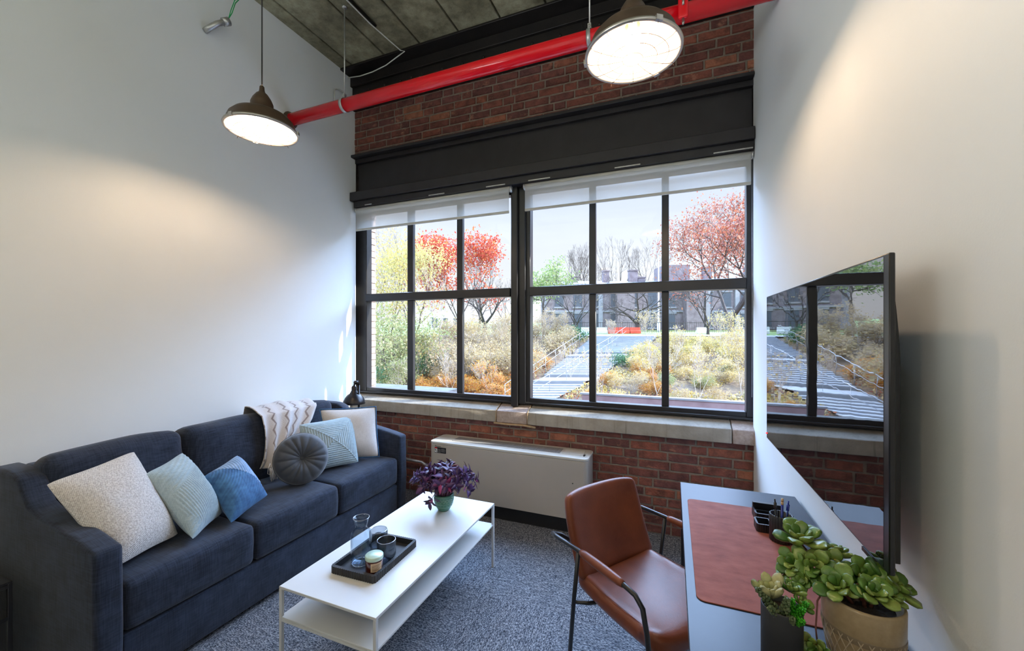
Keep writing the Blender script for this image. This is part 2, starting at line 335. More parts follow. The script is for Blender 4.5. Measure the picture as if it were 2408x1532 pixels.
# ------------------------------------------------------------------ mesh helpers
class MB:
    def __init__(s): s.v = []; s.f = []; s.sm = []; s.mi = []; s.uv = None
    def add(s, vs, fs, smooth=False, mi=0):
        o = len(s.v); s.v += [tuple(v) for v in vs]; s.f += [tuple(i+o for i in f) for f in fs]
        s.sm += [smooth]*len(fs); s.mi += [mi]*len(fs); return s
    def box(s, x0, x1, y0, y1, z0, z1, mi=0):
        vs = [(x, y, z) for z in (z0, z1) for y in (y0, y1) for x in (x0, x1)]
        return s.add(vs, [(0, 2, 3, 1), (4, 5, 7, 6), (0, 1, 5, 4), (2, 6, 7, 3), (0, 4, 6, 2), (1, 3, 7, 5)], False, mi)
    def xform(s, mx, start=0):
        for i in range(start, len(s.v)): s.v[i] = tuple(mx @ Vector(s.v[i]))
        return s
    def tube(s, pts, r, seg=10, cap=True, smooth=True, mi=0):
        pts = [Vector(p) for p in pts]; n = len(pts); rs = r if isinstance(r, (list, tuple)) else [r]*n
        vs = []; up = None
        for i, p in enumerate(pts):
            t = (pts[min(i+1, n-1)]-pts[max(i-1, 0)]).normalized()
            if up is None: up = Vector((0, 0, 1)) if abs(t.z) < .9 else Vector((1, 0, 0))
            a = t.cross(up)
            if a.length < 1e-5: a = t.orthogonal()
            a.normalize(); b = a.cross(t).normalized(); up = b
            for k in range(seg):
                an = 2*PI*k/seg; vs.append(p+(a*math.cos(an)+b*math.sin(an))*rs[i])
        fs = [(i*seg+k, i*seg+(k+1) % seg, (i+1)*seg+(k+1) % seg, (i+1)*seg+k) for i in range(n-1) for k in range(seg)]
        if cap: fs += [tuple(reversed(range(seg))), tuple(range((n-1)*seg, n*seg))]
        return s.add(vs, fs, smooth, mi)
    def lathe(s, prof, c=(0, 0, 0), seg=40, smooth=True, rib=None, close=False, mi=0):
        """prof: (radius, z) list; rib: (count, amount)"""
        vs = []
        for (r, z) in prof:
            for k in range(seg):
                a = 2*PI*k/seg; rr = r*(1+(rib[1]*math.cos(rib[0]*a) if rib and r > .001 else 0))
                vs.append((c[0]+rr*math.cos(a), c[1]+rr*math.sin(a), c[2]+z))
        n = len(prof)
        fs = [(i*seg+k, i*seg+(k+1) % seg, ((i+1) % n)*seg+(k+1) % seg, ((i+1) % n)*seg+k) for i in range(n if close else n-1) for k in range(seg)]
        return s.add(vs, fs, smooth, mi)
    def prism(s, poly, z0, z1, mi=0):
        n = len(poly); vs = [(x, y, z0) for x, y in poly]+[(x, y, z1) for x, y in poly]
        return s.add(vs, [tuple(reversed(range(n))), tuple(range(n, 2*n))]+[(i, (i+1) % n, n+(i+1) % n, n+i) for i in range(n)], False, mi)
    def build(s, name, m, parent=None, bevel=0, seg=2, smooth=None, loc=None):
        me = bpy.data.meshes.new(name); me.from_pydata(s.v, [], s.f)
        for i, mm in enumerate(m if isinstance(m, (list, tuple)) else [m]): me.materials.append(M[mm])
        me.polygons.foreach_set('use_smooth', [bool(x) if smooth is None else smooth for x in s.sm])
        me.polygons.foreach_set('material_index', s.mi)
        if s.uv:
            ul = me.uv_layers.new(name='UVMap')
            for lp in me.loops: ul.data[lp.index].uv = s.uv[lp.vertex_index]
        me.update()
        if bevel:
            bm = bmesh.new(); bm.from_mesh(me)
            bmesh.ops.recalc_face_normals(bm, faces=bm.faces)
            ed = [e for e in bm.edges if len(e.link_faces) == 2 and e.calc_face_angle(0) > .5]
            bmesh.ops.bevel(bm, geom=ed, offset=bevel, segments=seg, affect='EDGES', profile=.5, clamp_overlap=True)
            bm.to_mesh(me); bm.free()
            me.polygons.foreach_set('use_smooth', [True]*len(me.polygons))
            me.set_sharp_from_angle(angle=.7)
        ob = bpy.data.objects.new(name, me); C.objects.link(ob)
        if parent: ob.parent = parent
        if loc: ob.location = loc
        return ob
def tag(o, label=None, cat=None, group=None, kind=None):
    if label: o['label'] = label
    if cat: o['category'] = cat
    if group: o['group'] = group
    if kind: o['kind'] = kind
    return o
def thing(name, label, cat, loc=(0, 0, 0), rz=0, group=None):
    e = bpy.data.objects.new(name, None); C.objects.link(e); e.location = loc; e.rotation_euler = (0, 0, rz)
    e.empty_display_size = .05
    return tag(e, label, cat, group)
def struct(name, mb, m, label=None, parent=None, **kw):
    o = mb.build(name, m, parent, **kw)
    if not parent: o['kind'] = 'structure'; o['label'] = label or name; o['category'] = name.split('_')[0]
    return o
def copy_tree(o, parent=None):
    c = o.copy(); C.objects.link(c)
    if parent: c.parent = parent
    for ch in [x for x in S.objects if x.parent == o]: copy_tree(ch, c)
    return c
def rbox(mb, c, size, r, puff=(0, 0, 0), n=10, wr=0, seed=0):
    """soft cushion box: rounded corners, faces puffed out"""
    hx, hy, hz = [d/2 for d in size]; H_ = (hx, hy, hz); off = seed*7.3
    grid = [math.sin((i/n-.5)*PI/1.0*.98)/math.sin(PI/2*.98) for i in range(n+1)]
    for ax in range(3):
        for sg in (-1, 1):
            u, v = (ax+1) % 3, (ax+2) % 3; vs = []
            for a in grid:
                for b in grid:
                    q = [0, 0, 0]; q[ax] = sg*H_[ax]; q[u] = a*H_[u]; q[v] = b*H_[v]
                    inner = [max(-(H_[k]-r), min(H_[k]-r, q[k])) for k in range(3)]
                    d = Vector([q[k]-inner[k] for k in range(3)])
                    p = Vector(inner)+(d.normalized()*r if d.length > 1e-9 else d)
                    x, y, z = [p[k]/H_[k] for k in range(3)]
                    p.x += puff[0]*x*(1-y*y)*(1-z*z)*(1 if abs(x) > .01 else 0)
                    p.y += puff[1]*y*(1-x*x)*(1-z*z)
                    p.z += puff[2]*z*(1-x*x)*(1-y*y)
                    if wr:
                        nn = noise.noise_vector(Vector((p.x*9+off, p.y*5, p.z*9)))
                        p += Vector(nn)*wr
                    vs.append(p+Vector(c))
            m_ = n+1
            fs = [(i*m_+j, (i+1)*m_+j, (i+1)*m_+j+1, i*m_+j+1) if sg > 0 else (i*m_+j, i*m_+j+1, (i+1)*m_+j+1, (i+1)*m_+j) for i in range(n) for j in range(n)]
            mb.add(vs, fs, True)
    return mb
def weld(ob, d=.0004):
    bm = bmesh.new(); bm.from_mesh(ob.data); bmesh.ops.remove_doubles(bm, verts=bm.verts, dist=d)
    bmesh.ops.recalc_face_normals(bm, faces=bm.faces); bm.to_mesh(ob.data); bm.free(); return ob

XL, XR, YW, ZC = -2.868, .502, 3.05, 3.905
# ------------------------------------------------------------------ room shell
struct('floor', MB().box(-3.2, .9, -2.6, 3.06, -.05, 0), 'carpet', 'blue grey patterned carpet floor')
struct('wall_left', MB().box(XL-.12, XL, -2.6, 3.06, 0, ZC), 'wall', 'tall white painted left wall')
struct('wall_right', MB().box(XR, XR+.12, -2.6, 3.06, 0, ZC), 'wall', 'tall white painted right wall with television')
struct('wall_back', MB().box(-3.2, .9, -2.7, -2.6, 0, ZC), 'wall', 'white wall behind the camera')
# ceiling: precast planks with dark joints
cb = MB(); cb.box(-3.2, .9, -2.7, 3.3, ZC+.03, ZC+.1)
x = -2.74-.373*2
while x < .9:
    cb.box(max(x+.006, -3.2), min(x+.373-.006, .9), -2.7, 3.3, ZC, ZC+.03); x += .373
struct('ceiling', cb, 'ceil', 'stained concrete plank ceiling', bevel=.004, seg=1)

def brickwall(name, x0, x1, z0, z1, y, label, m='brick', L_=.205, Hh=.0655, seed=1):
    rnd = random.Random(seed); mb = MB(); g = .0125
    row = 0; z = z1
    while z > z0+.01:
        zz0 = max(z-Hh+g, z0); x = x0-rnd.random()*.12-(row % 2)*.1
        while x < x1:
            w = L_ if rnd.random() > .28 else L_*.5
            w *= rnd.uniform(.94, 1.05)
            a, b = max(x, x0), min(x+w-g, x1)
            if b-a > .02:
                j = lambda s=.0022: rnd.uniform(-s, s); d = rnd.uniform(-.003, .004)
                # front face subdivided with worn edge
                n1 = 5; ring = []
                for k in range(n1+1): ring.append((a+(b-a)*k/n1, zz0+j()))
                for k in range(n1+1): ring.append((b-(b-a)*k/n1, z+j()))
                cx_, cz_ = (a+b)/2, (zz0+z)/2; N_ = len(ring)
                out = [(px_+rnd.uniform(-.0015, .0015), y, pz_) for px_, pz_ in ring]
                mid = [(px_+(.0035 if px_ < cx_ else -.0035)*(1 if abs(px_-cx_) > (b-a)*.45 else 0), y-.005-d, pz_+(.0035 if pz_ < cz_ else -.0035)) for px_, pz_ in ring]
                back = [(px_, y+.03, pz_) for px_, pz_ in ring]
                fs = [(N_+k, N_+(k+1) % N_, (k+1) % N_, k) for k in range(N_)]+[(k, (k+1) % N_, 2*N_+(k+1) % N_, 2*N_+k) for k in range(N_)]+[tuple(range(N_, 2*N_))]
                mb.add(out+mid+back, fs, False)
            x += w
        z -= Hh; row += 1
    ob = mb.build(name, m); mo = MB().box(x0, x1, y+.002, y+.2, z0, z1)
    o2 = mo.build('mortar_bed', 'mortar', ob)
    tag(ob, label, 'wall', kind='structure'); return ob
brickwall('wall_window_lower', XL, XR+.02, 0, .715, YW, 'red brown brick wall below the window sill', seed=3)
brickwall('wall_window_upper', XL, XR+.02, 3.14, ZC, YW, 'dark red brick wall above the steel lintel', seed=5)

# concrete sill, in blocks with two patched joints
sill = []
def sillblock(x0, x1, m, name, par=None, dy=0):
    poly = [(3.005-dy, .705), (3.005-dy, .800), (3.02, .804), (3.16, .856), (3.22, .856), (3.22, .705)]
    mb = MB(); n = len(poly)
    mb.add([(x0, a, b) for a, b in poly]+[(x1, a, b) for a, b in poly], [tuple(range(n)), tuple(reversed(range(n, 2*n)))]+[(i, n+i, n+(i+1) % n, (i+1) % n) for i in range(n)])
    return mb.build(name, m, par, bevel=.004, seg=1)
sb = sillblock(XL, -1.345, 'conc', 'trim_1'); tag(sb, 'grey weathered concrete sill under the left window', 'sill', kind='structure')
s2 = sillblock(-1.34, -1.075, 'concpatch', 'trim_2'); tag(s2, 'speckled pinkish mortar patch under the centre post', 'sill', kind='structure')
s3 = sillblock(-1.07, .37, 'conc', 'trim_3'); tag(s3, 'grey weathered concrete sill under the right window', 'sill', kind='structure')
s4 = sillblock(.375, XR+.02, 'concpatch', 'trim_4'); tag(s4, 'rough concrete block ending the sill at right', 'sill', kind='structure')
for sx_ in (-1.345, -1.072):
    mb = MB(); mb.tube([(sx_, 3.002, .70), (sx_+.004, 3.001, .80), (sx_, 3.03, .812), (sx_-.003, 3.15, .855)], .004, 5)
    mb.build('rust_seam', 'rust', s2)
MB().tube([(-1.36, 3.0, .70), (-1.25, 2.998, .697), (-1.1, 2.998, .70), (-1.0, 3.0, .69)], .009, 6).build('mortar_bead', 'rust', s2)

# outer brick piers, outside the glass
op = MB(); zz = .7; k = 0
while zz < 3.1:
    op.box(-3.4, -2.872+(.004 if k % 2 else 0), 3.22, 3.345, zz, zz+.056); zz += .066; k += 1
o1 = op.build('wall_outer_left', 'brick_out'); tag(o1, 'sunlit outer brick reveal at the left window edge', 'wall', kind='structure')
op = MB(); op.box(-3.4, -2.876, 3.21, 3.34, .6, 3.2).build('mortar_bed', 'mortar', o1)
struct('wall_outer_right', MB().box(.62, 1.2, 3.21, 3.32, .6, 3.2), 'brick_out', 'outer brick reveal at the right window edge')
struct('wall_outer_below', MB().box(-3.4, 1.2, 3.06, 3.34, -3.6, .70), 'mortar', 'outside wall below the window')
struct('wall_outer_above', MB().box(-3.4, 1.2, 3.24, 3.36, 2.70, 4.1), 'mortar', 'outside wall above the window')
struct('wall_outer_side', MB().box(-3.5, -2.99, 3.06, 3.22, -.1, 4.1).box(.62, 1.2, 3.06, 3.21, -.1, 4.1), 'mortar', 'wall ends beside the window')

# steel lintel over the window
lt = MB(); lt.box(-2.86, XR, 3.085, 3.24, 2.76, 3.12)
lt.box(-2.90, XR-.004, 2.995, 3.24, 3.125, 3.15); lt.box(-2.87, XR, 3.05, 3.10, 3.085, 3.125)
struct('trim_5', lt, 'steel', 'black painted steel lintel beam above the window', bevel=.003, seg=1)
lc = MB(); lc.box(-2.862, XR-.004, 2.972, 3.10, 2.70, 2.78); lc.box(-2.84, XR-.004, 3.00, 3.10, 2.64, 2.70); lc.box(-2.84, XR-.01, 3.10, 3.24, 2.62, 2.76)
struct('trim_6', lc, 'steel', 'black steel channel the roller blinds hang under', bevel=.003, seg=1)
# dark steel beam under the ceiling
bb = MB(); bb.box(XL, XR, 2.86, 3.04, 3.885, ZC-.001); bb.box(XL, XR, 3.012, 3.04, 3.60, 3.885); bb.box(XL, XR, 2.95, 3.04, 3.585, 3.605); bb.box(XL, XR, 2.985, 3.012, 3.80, 3.885)
beam = struct('trim_7', bb, 'blackbeam', 'black steel beam under the ceiling edge', bevel=.003, seg=1)
for k, bx in enumerate((-2.66, -2.48, -2.30, -2.18, -2.06, -1.86, -1.66, -1.46, -1.25, -1.03, -.80, -.5, -.2, .1)):
    mb = MB(); mb.lathe([(.0, -.012), (.010, -.012), (.012, -.004), (.012, 0)], seg=6)
    ob = mb.build('bolt', 'blackbeam', beam, loc=(bx, 3.011, 3.74)); ob.rotation_euler = (-PI/2, 0, 0)

# ------------------------------------------------------------------ windows
FY0, FY1 = 3.115, 3.19
def window(name, x0, x1, gx0, gx1, muls, label):
    w = thing(name, None, None); w['kind'] = 'structure'; w['label'] = label; w['category'] = 'window'
    zb, zg, zt0, zt1, ztop = .852, .902, 1.744, 1.817, 2.66
    f = MB(); f.box(x0, gx0, FY0, FY1, zb, ztop); f.box(gx1, x1, FY0, FY1, zb, ztop); f.box(gx0, gx1, FY0, FY1, zb, zg); f.box(gx0, gx1, FY0, FY1, 2.6, ztop)
    f.box(x0, x1, FY0-.02, FY0, zb, zb+.018)
    f.build('frame', 'frame', w, bevel=.004, seg=1)
    MB().box(gx0, gx1, FY0-.018, FY1, zt0, zt1).build('transom', 'frame', w, bevel=.004, seg=1)
    for a, b in muls:
        MB().box(a, b, 3.134, 3.172, zg, zt0).build('mullion', 'frame', w, bevel=.003, seg=1)
        MB().box(a, b, 3.134, 3.172, zt1, 2.6).build('mullion', 'frame', w, bevel=.003, seg=1)
    xs = [gx0]+[v for ab in muls for v in ab]+[gx1]
    for i in range(0, len(xs), 2):
        for a, b in ((zg, zt0), (zt1, 2.6)):
            MB().box(xs[i]+.001, xs[i+1]-.001, 3.15, 3.154, a+.001, b-.001).build('pane', 'glass', w)
    return w
window('window_1', -2.93, -1.215, -2.784, -1.256, [(-2.318, -2.254), (-1.786, -1.728)], 'left black steel window of six panes')
window('window_2', -1.17, .56, -1.085, .47, [(-.603, -.551), (-.070, -.020)], 'right black steel window of six panes')
struct('trim_8', MB().box(-1.235, -1.178, 3.06, 3.20, .835, 2.66).box(-1.178, -1.12, 3.09, 3.20, .85, 2.66), 'frame', 'heavy black centre post between the two windows', bevel=.004, seg=1)

def blind(name, x0, x1, label, clips):
    b = thing(name, label, 'blind', ((x0+x1)/2, 3.04, 2.62)); cx_ = (x0+x1)/2
    a, c = x0-cx_, x1-cx_
    MB().tube([(a, 0, 0), (c, 0, 0)], .024, 20).build('roller', 'blindtube', b)
    n = 40; vs = []
    for i in range(n+1):
        xx = a+.01+(c-a-.02)*i/n
        for zz in (0, -.07, -.14, -.185): vs.append((xx, -.024+.0015*math.sin(i*.9), zz))
    MB().add(vs, [(i*4+j, (i+1)*4+j, (i+1)*4+j+1, i*4+j+1) for i in range(n) for j in range(3)], True).build('cloth', 'blind', b)
    MB().box(a+.01, c-.01, -.030, -.018, -.205, -.184).build('bottom_bar', 'blindtube', b, bevel=.004)
    for sg in (a, c): MB().lathe([(0, -.006), (.028, -.006), (.028, .006), (0, .006)], seg=16).xform(Matrix.Translation((sg, 0, 0)) @ Matrix.Rotation(PI/2, 4, 'Y')).build('end_bracket', 'galv', b)
    for q in clips: MB().box(q[0]-cx_, q[1]-cx_, -.045, .0, .026, .034).build('mounting_clip', 'galv', b)
    return b
blind('roller_blind', -2.835, -1.222, 'white roller blind, pulled down a little over the left window', [(-2.7, -2.62), (-1.99, -1.83), (-1.43, -1.26)])
rb = blind('roller_blind', -1.105, .492, 'white roller blind, pulled down a little over the right window', [(-1.06, -.88), (-.39, -.21), (.26, .49)])
MB().tube([(.794, -.02, 0), (.796, -.02, -1.0), (.794, -.02, -1.6)], .0015, 5).build('blind_chain', 'galv', rb)

# ------------------------------------------------------------------ fire sprinkler pipe
PY, PZ = 2.33, 3.158
pipe = thing('sprinkler_pipe', 'glossy red pipe crossing the room under the ceiling', 'pipe', (0, PY, PZ))
MB().tube([(XL+.004, 0, 0), (XR-.004, 0, 0)], .047, 32).build('pipe_run', 'red', pipe)
MB().lathe([(.047, 0), (.062, 0), (.064, .012), (.05, .022), (.047, .03)], seg=16).xform(Matrix.Translation((XL+.003, 0, 0)) @ Matrix.Rotation(PI/2, 4, 'Y')).build('wall_collar', 'bronze', pipe)
def hanger(x, label):
    h = thing('pipe_hanger', label, 'hanger', (x, PY, PZ), group=None)
    MB().tube([(0, 0, .075), (0, 0, ZC-PZ-.01)], .005, 8).build('threaded_rod', 'galv', h)
    MB().lathe([(0, ZC-PZ-.012), (.018, ZC-PZ-.012), (.018, ZC-PZ-.001), (0, ZC-PZ-.001)], seg=12).build('ceiling_anchor', 'galv', h)
    mb = MB(); R_ = .0515; n = 28; vs = []
    pts = [(R_*math.sin(a), R_*math.cos(a)) for a in [2*PI*k/n for k in range(n)]]
    pts = [(y, z) for y, z in pts]
    vs = [(-.012, y, z) for y, z in pts]+[(.012, y, z) for y, z in pts]+[(-.012, y*.95, z*.95) for y, z in pts]+[(.012, y*.95, z*.95) for y, z in pts]
    fs = []
    for k in range(n):
        q = (k+1) % n
        fs += [(k, q, n+q, n+k), (2*n+k, 3*n+k, 3*n+q, 2*n+q), (k, 2*n+k, 2*n+q, q), (n+k, n+q, 3*n+q, 3*n+k)]
    mb.add(vs, fs, True).build('clamp_ring', 'galv', h)
    mb = MB(); mb.box(-.010, .010, -.012, -.008, .045, .085); mb.box(-.010, .010, .008, .012, .045, .085)
    mb.tube([(0, -.02, .066), (0, .02, .066)], .006, 6); mb.lathe([(0, .074), (.011, .074), (.011, .086), (0, .086)], seg=6)
    mb.build('bolt_head', 'galv', h)
hanger(-2.292, 'steel rod hanger clamping the red pipe near the left wall')
hanger(-.445, 'steel rod hanger clamping the red pipe beside the large lamp')
sp = thing('fire_sprinkler', 'capped red sprinkler fitting on the red pipe, right of the large lamp', 'sprinkler', (.055, PY-.05, PZ+.0))
rbox(MB(), (0, 0, 0), (.05, .02, .125), .0099, n=6).build('fitting_body', 'red', sp)
MB().tube([(0, -.012, .035), (0, -.012, .0)], .006, 8).build('screw', 'chrome', sp)
MB().tube([(0, 0, -.060), (0, 0, -.080), (0, 0, -.0805), (0, 0, -.095)], [.006, .006, .008, .004], 8).build('drain_plug', 'chrome', sp)

# ceiling conduit and thin cables
MB().tube([(-2.19, 1.2, 3.885), (-2.19, 2.55, 3.885)], .012, 8).build('ceiling_conduit', 'blackbeam').update_tag()
tag([o for o in S.objects if o.name == 'ceiling_conduit'][0], 'thin dark conduit running along the ceiling planks', 'conduit')
tag(MB().tube([(-2.20, 1.2, 3.868), (-2.20, 2.0, 3.866), (-2.198, 2.5, 3.868), (-2.17, 2.84, 3.874), (-2.13, 2.845, 3.86), (-2.2, 2.85, 3.84), (-2.34, 2.86, 3.80), (-2.5, 2.87, 3.785), (-2.65, 2.88, 3.79), (-2.80, 2.89, 3.815)], .005, 6).build('ceiling_cable', 'greycable'), 'thin pale cable sagging from the ceiling to the corner', 'cable')
lp = [(XL+.02+.012*math.sin(t*3), 2.84+.075*math.sin(t), 3.60+.085*math.cos(t)) for t in [k*PI/8 for k in range(-2, 16)]]
tag(MB().tube(lp, .006, 6).build('cable_loop', 'greycable'), 'loop of thin pale cable by the left wall corner', 'cable')
st = thing('conduit_stub', 'short bent grey conduit end sticking out of the left wall', 'conduit', (XL, 1.70, 3.44))
MB().tube([(0, 0, 0), (.03, .01, .02), (.06, .04, .06), (.08, .085, .10)], .018, 14).build('bent_pipe', 'galv', st)
MB().tube([(.073, .07, .088), (.084, .10, .112)], .026, 14).build('collar', 'galv', st)
MB().tube([(.08, .09, .105), (.10, .11, .17), (.12, .12, .24), (.14, .15, .30)], .003, 6).tube([(.082, .094, .105), (.105, .10, .18), (.13, .11, .25), (.14, .15, .30)], .003, 6).build('green_wire', 'greenwire', st)
MB().tube([(.14, .15, .30), (.145, .155, .325)], [.006, .01], 8).build('wire_cap', 'bluecap', st)

# ------------------------------------------------------------------ pendant lamps
def pendant(name, x, y, z, label, rot):
    """z is the rim height"""
    p = thing(name, label, 'pendant lamp', (x, y, z), rot)
    R_ = .178
    outer = [(R_, 0), (R_, .012), (.170, .022), (.158, .055), (.135, .080), (.100, .098), (.066, .108)]
    inner = [(r-.003, zz-.003) for r, zz in outer[1:]]
    MB().lathe(outer, seg=64).build('shade', 'bronze', p)
    MB().lathe([(R_-.004, .0)]+inner+[(.03, .108)], seg=64).build('inner_reflector', 'enamel', p)
    MB().lathe([(R_-.006, -.006), (R_+.004, -.006), (R_+.006, .001), (R_+.003, .008), (R_-.006, .007)], seg=64, close=True).build('rim', 'chrome', p)
    MB().lathe([(.066, .106), (.056, .112), (.056, .150), (.050, .165), (.046, .175), (.030, .200), (.016, .213), (.013, .228), (.012, .243), (.006, .250)], seg=32).build('socket_housing', 'bronze', p)
    MB().tube([(0, 0, .248), (0, 0, ZC-z-.03)], .0035, 8).build('cord', 'cord', p)
    MB().lathe([(0, ZC-z-.035), (.05, ZC-z-.03), (.055, ZC-z-.001), (0, ZC-z-.001)], seg=24).build('ceiling_rose', 'bronze', p)
    b = MB().lathe([(0, .028), (.018, .031), (.029, .045), (.031, .062), (.026, .082), (.016, .10), (.014, .12), (0, .12)], seg=24).build('bulb', 'bulb', p)
    g = MB(); gz = -.022
    for r in (.038, .090, .132): g.tube([(r*math.cos(a), r*math.sin(a), gz+(.0 if r < .1 else .004)) for a in [2*PI*k/40 for k in range(41)]], .0013, 5, False)
    for k in range(12):
        a = 2*PI*k/12+.1; g.tube([(r*math.cos(a), r*math.sin(a), zz) for r, zz in ((.038, gz), (.09, gz), (.132, gz+.004), (.162, gz+.009), (.172, -.006), (.180, .006 if k % 3 else -.018))], .0013, 5, False)
    g.build('wire_guard', 'wire', p)
    for a in (.6, 2.7, 4.8):
        c = MB().box(R_-.004, R_+.010, -.012, .012, -.008, .010); c.xform(Matrix.Rotation(a, 4, 'Z')); c.build('clip', 'chrome', p)
    return p
pendant('pendant_lamp', -2.12, 1.55, 2.572, 'caged bronze pendant lamp hanging near the left wall', 0)
pendant('pendant_lamp', -.142, 1.62, 2.535, 'caged bronze pendant lamp in front of the right window, the larger looking one', .5)
pendant('pendant_lamp', -1.1, -.9, 2.56, 'added caged bronze pendant lamp behind the camera, out of view', .2)  # extra lamp added out of view to fill the room with light

# ------------------------------------------------------------------ sofa
SY0, SY1, AW = .80, 2.685, .09
sofa = thing('sofa', 'long charcoal navy fabric sofa against the left wall', 'sofa', (-2.43, 1.74, 0))
inv = Vector((-2.43, 1.74, 0))
def loc(p): return tuple(Vector(p)-inv)
def sb_(x0, x1, y0, y1, z0, z1, name, **kw):
    a = loc((x0, y0, z0)); b = loc((x1, y1, z1)); return MB().box(a[0], b[0], a[1], b[1], a[2], b[2]).build(name, 'sofa', sofa, **kw)
def arm(y0, y1):
    prof = [(-1.995, .03), (-1.985, .30), (-1.992, .622)]
    prof += [(-2.10, .645), (-2.20, .662), (-2.34, .684), (-2.44, .698), (-2.51, .722), (-2.555, .77), (-2.59, .815), (-2.65, .838), (-2.72, .842), (-2.85, .842), (-2.85, .03)]
    n = len(prof); mb = MB()
    mb.add([loc((x, y0, z)) for x, z in prof]+[loc((x, y1, z)) for x, z in prof], [tuple(range(n)), tuple(reversed(range(n, 2*n)))]+[(i, n+i, n+(i+1) % n, (i+1) % n) for i in range(n)])
    return mb.build('armrest', 'sofa', sofa, bevel=.018, seg=4)
arm(SY0, SY0+AW); arm(SY1-AW+.005, SY1)
sb_(-2.80, -2.012, SY0+AW+.002, SY1-AW, .03, .245, 'base_frame', bevel=.012, seg=3)
sb_(-2.855, -2.70, SY0+AW+.002, SY1-AW, .03, .828, 'back_frame', bevel=.02, seg=3)
edges = [(.895, 1.428), (1.432, 1.990), (1.994, 2.590)]
for k, (a, b) in enumerate(edges):
    mb = MB(); rbox(mb, loc((-2.355, (a+b)/2, .355)), (.715, b-a, .205), .032, (.012, .004, .022), n=18, wr=.004, seed=k)
    weld(mb.build('seat_cushion', 'sofa', sofa))
for k, (a, b) in enumerate([(.875, 1.420), (1.425, 1.985), (1.99, 2.50)]):
    mb = MB(); rbox(mb, (0, 0, 0), (.19, b-a, .44), .06, (.035, .008, .014), n=20, wr=.012, seed=k+4)
    mb.xform(Matrix.Translation(loc((-2.64, (a+b)/2, .665))) @ Matrix.Rotation(math.radians(-8), 4, 'Y'))
    weld(mb.build('back_cushion', 'sofa', sofa))
for px_, py_ in ((-2.06, .86), (-2.06, 2.63), (-2.8, .86), (-2.8, 2.63)):
    MB().lathe([(0, 0), (.02, 0), (.026, .035), (0, .035)], seg=12).build('foot', 'matteblack', sofa, loc=loc((px_, py_, 0)))

# ------------------------------------------------------------------ cushions on the sofa
def pillow(name, label, m, corners, T, disp=None, n=44, piping=None, mfun=None, sag=.06, mats=None):
    """corners TL,TR,BR,BL as world points; a stuffed cushion spans them"""
    TL, TR, BR, BL = [Vector(c) for c in corners]; cen = (TL+TR+BR+BL)/4
    ux = ((TR-TL)+(BR-BL)).normalized(); nrm = ux.cross(((TL-BL)+(TR-BR))).normalized()
    t = thing(name, label, 'pillow', cen)
    for nm, sg in (('front_face', 1), ('back_face', -1)):
        vs = []; fs = []; mi = []; uvs = []
        for i in range(n+1):
            for j in range(n+1):
                u, v = 2*i/n-1, 2*j/n-1
                uu = u*(1-sag*(1-u*u)*0) ; k1 = 1-sag*(1-v*v)*abs(u)**3; k2 = 1-sag*(1-u*u)*abs(v)**3
                a, b = (u*k1+1)/2, (v*k2+1)/2
                p = (BL*(1-a)+BR*a)*(1-b)+(TL*(1-a)+TR*a)*b
                h = T*(max(0, 1-u**4)**.75)*(max(0, 1-v**4)**.75)*(.62+.38*(1-u*u)*(1-v*v))
                d = disp(u, v)*min(1, (1-abs(u))*8)*min(1, (1-abs(v))*8) if disp and sg > 0 else 0
                w = noise.noise(p*11)*.006*(1-u**6)*(1-v**6)
                p = p+(cen-p)*.05*abs(u*v)**5; vs.append(p-cen+nrm*sg*(h+d+w)); uvs.append((i/n, j/n))
        for i in range(n):
            for j in range(n):
                q = (i*(n+1)+j, (i+1)*(n+1)+j, (i+1)*(n+1)+j+1, i*(n+1)+j+1)
                fs.append(q if sg > 0 else tuple(reversed(q)))
        mb = MB(); mb.v = [tuple(v) for v in vs]; mb.uv = uvs; mb.f = fs; mb.sm = [True]*len(fs)
        mb.mi = [mfun(2*(k//n+.5)/n-1, 2*(k % n+.5)/n-1) if mfun and sg > 0 else 0 for k in range(len(fs))]
        mb.build(nm, ([m]+(mats or [])), t)
    if piping:
        pts = []
        for (A, B) in ((TL, TR), (TR, BR), (BR, BL), (BL, TL)):
            for k in range(10):
                q = k/10; p = A*(1-q)+B*q; pts.append(p+(cen-p)*sag*4*q*(1-q)*.5-cen)
        pts.append(pts[0]); MB().tube(pts, .004, 6).build('piping', piping, t)
    return t
pillow('pillow', 'large cream knitted pillow leaning beside the near sofa arm', 'cream', [(-2.36, .795, .838), (-2.43, 1.125, .878), (-2.16, 1.174, .49), (-2.07, .90, .50)], .088, sag=.05)
def pleats(u, v):
    if v < .25*u+.35 and u+v > -1.3: return .0045*abs(((u*.95+v*.25)*13) % 1-.5)*2*(1 if u < .55 else .5)
    return .004*abs(((v-u*.25)*9) % 1-.5)*2
pillow('pillow', 'pale blue pleated pillow between the large cream and the blue velvet pillows', 'paleblue', [(-2.3, 1.098, .787), (-2.42, 1.325, .815), (-2.18, 1.385, .50), (-2.05, 1.165, .485)], .078, disp=pleats, n=110)
def fan(u, v):
    if u+v > .35: return .007*abs(((u-v*.35)*8) % 1-.5)*2
    r = math.hypot(u-1.1, v+1.1) if 0 else math.hypot(u+1.3, v-1.5)
    return .0028*abs((r*9) % 1-.5)*2
pillow('pillow', 'small blue velvet pillow with light pleated corner', 'denim', [(-2.3, 1.354, .690), (-2.39, 1.595, .725), (-2.13, 1.60, .52), (-2.05, 1.335, .485)], .070, disp=fan, n=100, mfun=lambda u, v: 1 if u+v > .35 else 0, mats=['denimlight'])
